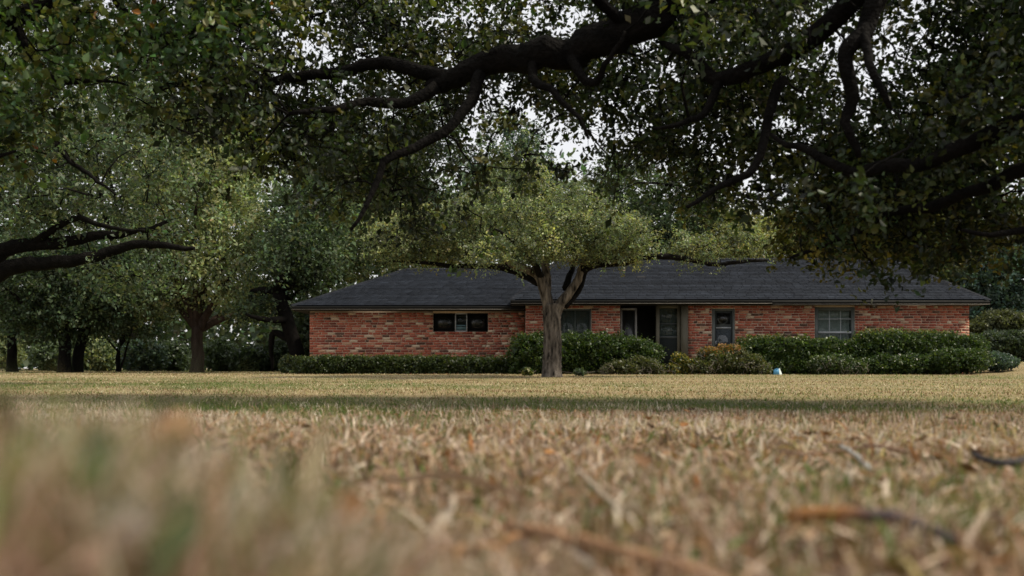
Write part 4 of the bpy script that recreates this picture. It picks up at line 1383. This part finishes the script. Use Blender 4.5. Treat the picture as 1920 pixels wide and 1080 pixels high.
# broad curled dead blades close to the lens
acc = Acc()
n = 4600
x, y = sector(n, 0.95, 4.2, 0.58, 1.0)
h = rng.uniform(0.03, 0.085, n)
t_ = rng.random(n)
pal = np.array([(0.58, 0.49, 0.39), (0.47, 0.35, 0.25), (0.36, 0.22, 0.13), (0.24, 0.10, 0.035), (0.07, 0.045, 0.03), (0.40, 0.32, 0.25), (0.10, 0.16, 0.04)])
c = pal[rng.choice(7, n, p=[.24, .24, .16, .10, .09, .11, .06])] * np.exp(rng.normal(0, .15, (n, 1)))
blades(acc, x, y, h, rng.uniform(0.005, 0.015, n), np.where(t_ < .6, rng.uniform(1.3, 2.3, n), rng.uniform(.2, 1.1, n)), rng.uniform(0, 6.28, n), np.clip(c, .02, .8), 4)
o = obj('dead_grass', acc, M['grass'])
o['kind'] = 'stuff'
tag(o, 'broad curled dead grass blades matted on the nearest turf', 'grass')

# loose straw thatch lying on the turf
acc = Acc()
n = 9000
x, y = sector(n, 0.6, 6.0, 0.6, 0.9)
z = hgt(x, y) + rng.uniform(0.004, 0.03, n)
pos = np.stack([x, y, z], 1)
a = rng.uniform(0, 6.28, n)
dirs = np.stack([np.cos(a), np.sin(a), rng.normal(0, .18, n)], 1)
L = rng.uniform(0.025, 0.085, n)[:, None] * .5
w = (rng.uniform(0.0015, 0.0045, n) * (1 + 0.5 * (y < 1.6)))[:, None] * .5
s = np.stack([-np.sin(a), np.cos(a), rng.normal(0, .4, n)], 1)
mid = pos + np.stack([np.zeros(n), np.zeros(n), rng.uniform(0, .012, n)], 1)
v = np.stack([pos - dirs * L - s * w, pos - dirs * L + s * w, mid + s * w * 1.4, mid - s * w * 1.4, pos + dirs * L + s * w * .6, pos + dirs * L - s * w * .6], 1).reshape(-1, 3)
b = (np.arange(n) * 6)[:, None]
st = np.array([(0.36, 0.27, 0.18), (0.30, 0.20, 0.12), (0.44, 0.36, 0.27), (0.20, 0.12, 0.07), (0.26, 0.13, 0.055)])
c = np.clip(st[rng.integers(0, 5, n)] * np.exp(rng.normal(0, .2, (n, 1))), .02, .8)
acc.add(v, np.concatenate([b + A3([[0, 1, 2, 3]]), b + A3([[3, 2, 4, 5]])]), c=np.repeat(c, 6, 0))
o = obj('straw_litter', acc, M['grass'])
o['kind'] = 'stuff'
tag(o, 'loose dry straw lying over the near turf', 'straw')


# ------------------------------------------------------------------ sticks and fallen leaves close to the viewer
def gp(px, py, lift=0.0):
    """ground point under a photo pixel on the near turf"""
    d = CH * F / (py - HY)
    for _ in range(6):
        x = (px - 960) / F * d
        d = (CH - float(hgt(x, d)) - lift) * F / (py - HY)
    x = (px - 960) / F * d
    return np.array([x, d, float(hgt(x, d)) + lift])


def stick(name, label, pts, r0, r1, col, cat='stick', seed=1, col2=None):
    rg_ = np.random.default_rng(seed)
    p, t = catmull(pts, 0.02)
    a = Acc()
    p = p + rg_.normal(0, 0.0012, p.shape)
    tube(a, p, np.linspace(r0, r1, len(p)), 7, 0.10, rng=rg_)
    if col2 is not None:
        V = np.concatenate(a.V)
        x0, x1 = V[:, 0].min(), V[:, 0].max()
        t = smooth(0.35, 0.6, (V[:, 0] - x0) / (x1 - x0))[:, None]
        a.C = [np.asarray(col) * (1 - t) + np.asarray(col2) * t]
    else:
        a.C = [np.tile(np.asarray(col, float), (a.n, 1))]
    o = obj(name, a, M['litter'], smooth=True)
    return tag(o, label, cat)


stick('bark_stick', 'half orange half dark stick lying in the turf at right',
      [gp(1475, 968, .035), gp(1560, 962, .045), gp(1640, 966, .045), gp(1730, 985, .035), gp(1790, 1015, .03)], 0.011, 0.008, (0.26, 0.12, 0.04), seed=3, col2=(0.07, 0.05, 0.05))
stick('long_twig', 'long reddish orange twig slanting down to the bottom edge right of the middle',
      [gp(955, 985, .03), gp(1060, 1005, .04), gp(1180, 1035, .04), gp(1300, 1070, .035), gp(1420, 1120, .03)], 0.0085, 0.0055, (0.30, 0.17, 0.09), seed=4)
stick('dark_twig', 'thin dark twig lying on the turf at the right edge',
      [gp(1825, 850, .05), gp(1850, 862, .05), gp(1880, 868, .045), gp(1925, 862, .045)], 0.006, 0.009, (0.035, 0.03, 0.03), seed=5)
stick('grey_twig', 'pale grey twig lying slantwise in the turf right of the middle',
      [gp(1575, 835, .05), gp(1600, 850, .04), gp(1630, 878, .03)], 0.005, 0.006, (0.30, 0.29, 0.26), seed=6)
stick('brown_twig', 'thin brown twig lying flat behind the pale grey twig',
      [gp(1440, 840, .04), gp(1500, 850, .045), gp(1560, 846, .03), gp(1640, 836, .045), gp(1700, 846, .03)], 0.002, 0.004, (0.15, 0.09, 0.06), seed=8)
def ribbon(label, pts, w, col, seed):
    rg_ = np.random.default_rng(seed)
    p, t = catmull(pts, 0.012)
    tg = np.gradient(p, axis=0)
    s = unit(np.cross(tg, np.array([0.3, 1.0, 0.5])))
    ww = (w * np.sin(np.clip(t * 2.6 + .35, 0, 3.0)))[:, None]
    thk = np.array([0, 0, 0.0012])
    n = len(p)
    v = np.concatenate([p - s * ww, p + s * ww, p - s * ww * .9 - thk, p + s * ww * .9 - thk])
    q = [[k, k + 1, n + k + 1, n + k] for k in range(n - 1)] + [[2 * n + k, 3 * n + k, 3 * n + k + 1, 2 * n + k + 1] for k in range(n - 1)]
    a = Acc()
    a.add(v, q, c=col)
    o = obj('bent_straw', a, M['litter'], smooth=True)
    return tag(o, label, 'straw')


ribbon('curled pale dry blade standing up left of the bottom middle', [P(838, 905, 1.55), P(852, 935, 1.48), P(828, 985, 1.42), P(808, 1015, 1.40), P(838, 1055, 1.36), P(880, 1085, 1.34)], 0.010, (0.36, 0.30, 0.23), 1)
stalk = thing('dry_stalk', 'pale dry stalk ending in a frayed tuft in the turf below the lawn oak', 'stalk', gp(1110, 905))
a = Acc()
p, t = catmull([gp(1085, 880, .045), gp(1112, 908, .045), gp(1140, 935, .045), gp(1165, 955, .05)], 0.02)
tube(a, p, np.linspace(.0025, .0045, len(p)), 6, .1, c=(0.40, 0.33, 0.25))
obj('stem', a, M['litter'], stalk, smooth=True)
for k_, (qx, qy, w_) in enumerate([(1205, 1000, .006), (1185, 985, .005), (1160, 990, .004), (1205, 935, .004), (1180, 920, .003), (1225, 970, .004)]):
    a = Acc()
    p0, p1 = gp(1155, 948, .05), gp(qx, qy, .045)
    mid_ = (p0 + p1) / 2 + np.array([0, 0, .006])
    sd_ = unit(np.cross(p1 - p0, [0.2, 1, .4])) * w_
    a.add([p0 - sd_ * .5, p0 + sd_ * .5, mid_ + sd_, mid_ - sd_, p1], [[0, 1, 2, 3]], [[3, 2, 4]], c=(0.42, 0.36, 0.28))
    obj('tuft_blade', a, M['litter'], stalk)
ribbon('broad tan dry blade arching across the bottom middle', [gp(720, 905, .03), gp(840, 890, .05), gp(930, 915, .045), gp(1000, 940, .03)], 0.009, (0.48, 0.34, 0.22), 2)
ribbon('pale dry blade lying slantwise at the bottom right of the middle', [gp(1560, 985, .03), gp(1610, 1010, .045), gp(1650, 1050, .03)], 0.011, (0.54, 0.42, 0.31), 3)
ribbon('upright yellow green blade at the bottom right', [gp(1700, 1085, .0), gp(1680, 1060, .04), gp(1665, 1040, .075)], 0.009, (0.34, 0.33, 0.10), 4)
ribbon('bent tan dry blade low in the bottom right corner', [gp(1800, 1040, .03), gp(1850, 960, .05), gp(1885, 985, .03)], 0.010, (0.50, 0.39, 0.28), 5)
ribbon('green blade cluster stem at the lower left', [gp(175, 1000, .02), gp(190, 930, .06), gp(200, 870, .10)], 0.010, (0.13, 0.22, 0.06), 6)


def hump(label, px, d_, py0, py1, w, col, seed, dx=10):
    d = d_ * 0.74
    w = w * 1.9
    rg_ = np.random.default_rng(seed)
    a_, b_ = P(px, py0, d), P(px + dx, py1, d * 1.03)
    ribbon(label, [a_, (a_ + b_) / 2 + rg_.normal(0, .006, 3), b_], w, col, seed)


hump('blurred green blade rising at the left edge', 150, .78, 960, 800, .006, (0.09, 0.15, 0.045), 11, 40)
hump('second blurred green blade at the left', 215, .80, 1000, 830, .007, (0.09, 0.14, 0.045), 12, -30)
hump('blurred pale dry blade leaning at the lower left', 190, .76, 1060, 905, .007, (0.46, 0.40, 0.33), 13, 80)
hump('blurred tan blade left of the brown leaf', 420, .90, 1040, 800, .006, (0.42, 0.30, 0.18), 14, -60)
hump('blurred russet blade upper left of the big brown leaf', 330, .92, 880, 775, .008, (0.25, 0.14, 0.07), 15, 30)
hump('blurred dark blade at the far left edge', 30, .86, 830, 745, .008, (0.05, 0.04, 0.03), 16, -40)
hump('blurred olive blade right of the tan blade', 500, 1.0, 1020, 830, .006, (0.17, 0.17, 0.06), 17, 30)
hump('blurred dark brown blade below the horizon at left', 312, .95, 800, 735, .004, (0.06, 0.045, 0.035), 18, 8)
hump('blurred yellow straw left of the bottom middle', 560, 1.05, 960, 790, .004, (0.36, 0.29, 0.17), 19, 60)
hump('blurred green blade in the bottom left corner', 300, .74, 1100, 930, .007, (0.10, 0.13, 0.055), 20, 70)


def leaf_mesh(L, seed, col):
    rg_ = np.random.default_rng(seed)
    t = np.linspace(0, 1, 9)
    prof = np.array([.02, .16, .30, .24, .40, .33, .42, .22, .02]) * L
    curl = rg_.uniform(0.25, 0.5) * L
    rows = []
    for a, w in zip(t, prof):
        zc = curl * (a - .5) ** 2 * 1.5
        for s in (-1, -.45, .45, 1):
            rows.append([s * w, (a - .5) * L, zc + abs(s) ** 2 * w * rg_.uniform(.25, .7)])
    q = [[4 * i + j, 4 * i + j + 1, 4 * i + j + 5, 4 * i + j + 4] for i in range(8) for j in range(3)]
    a = Acc()
    a.add(rows, q, c=np.asarray(col))
    me = a.mesh('fallen_leaf', True)
    me.materials.append(M['litter'])
    return me


big = bpy.data.objects.new('fallen_leaf', leaf_mesh(0.085, 1, (0.15, 0.065, 0.018)))
COL.objects.link(big)
big.location = gp(645, 972, .045)
big.rotation_euler = (0.9, 0.3, 0.8)
tag(big, 'large curled dark brown fallen leaf left of the bottom middle', 'fallen leaf')
lm = [leaf_mesh(L, k + 2, c) for k, (L, c) in enumerate([(0.045, (0.20, 0.09, 0.03)), (0.055, (0.14, 0.075, 0.035)), (0.04, (0.30, 0.15, 0.05)),
                                                        (0.05, (0.10, 0.06, 0.035)), (0.06, (0.17, 0.09, 0.04))])]
rl = random.Random(12)
for k in range(30):
    while True:
        d = rl.uniform(2.0, 6.0)
        x = rl.uniform(-0.55, 0.55) * d
        if not (x < -0.1 and d < 1.3):
            break
    o = bpy.data.objects.new('fallen_leaf', lm[k % 5])
    COL.objects.link(o)
    o.location = (x, d, float(hgt(x, d)) + rl.uniform(.015, .04))
    o.rotation_euler = (rl.uniform(-.4, .4), rl.uniform(-.4, .4), rl.uniform(0, 6.28))
    tag(o, 'small brown oak leaf fallen among the dry turf blades', 'fallen leaf', 'small brown leaves scattered in the near turf')
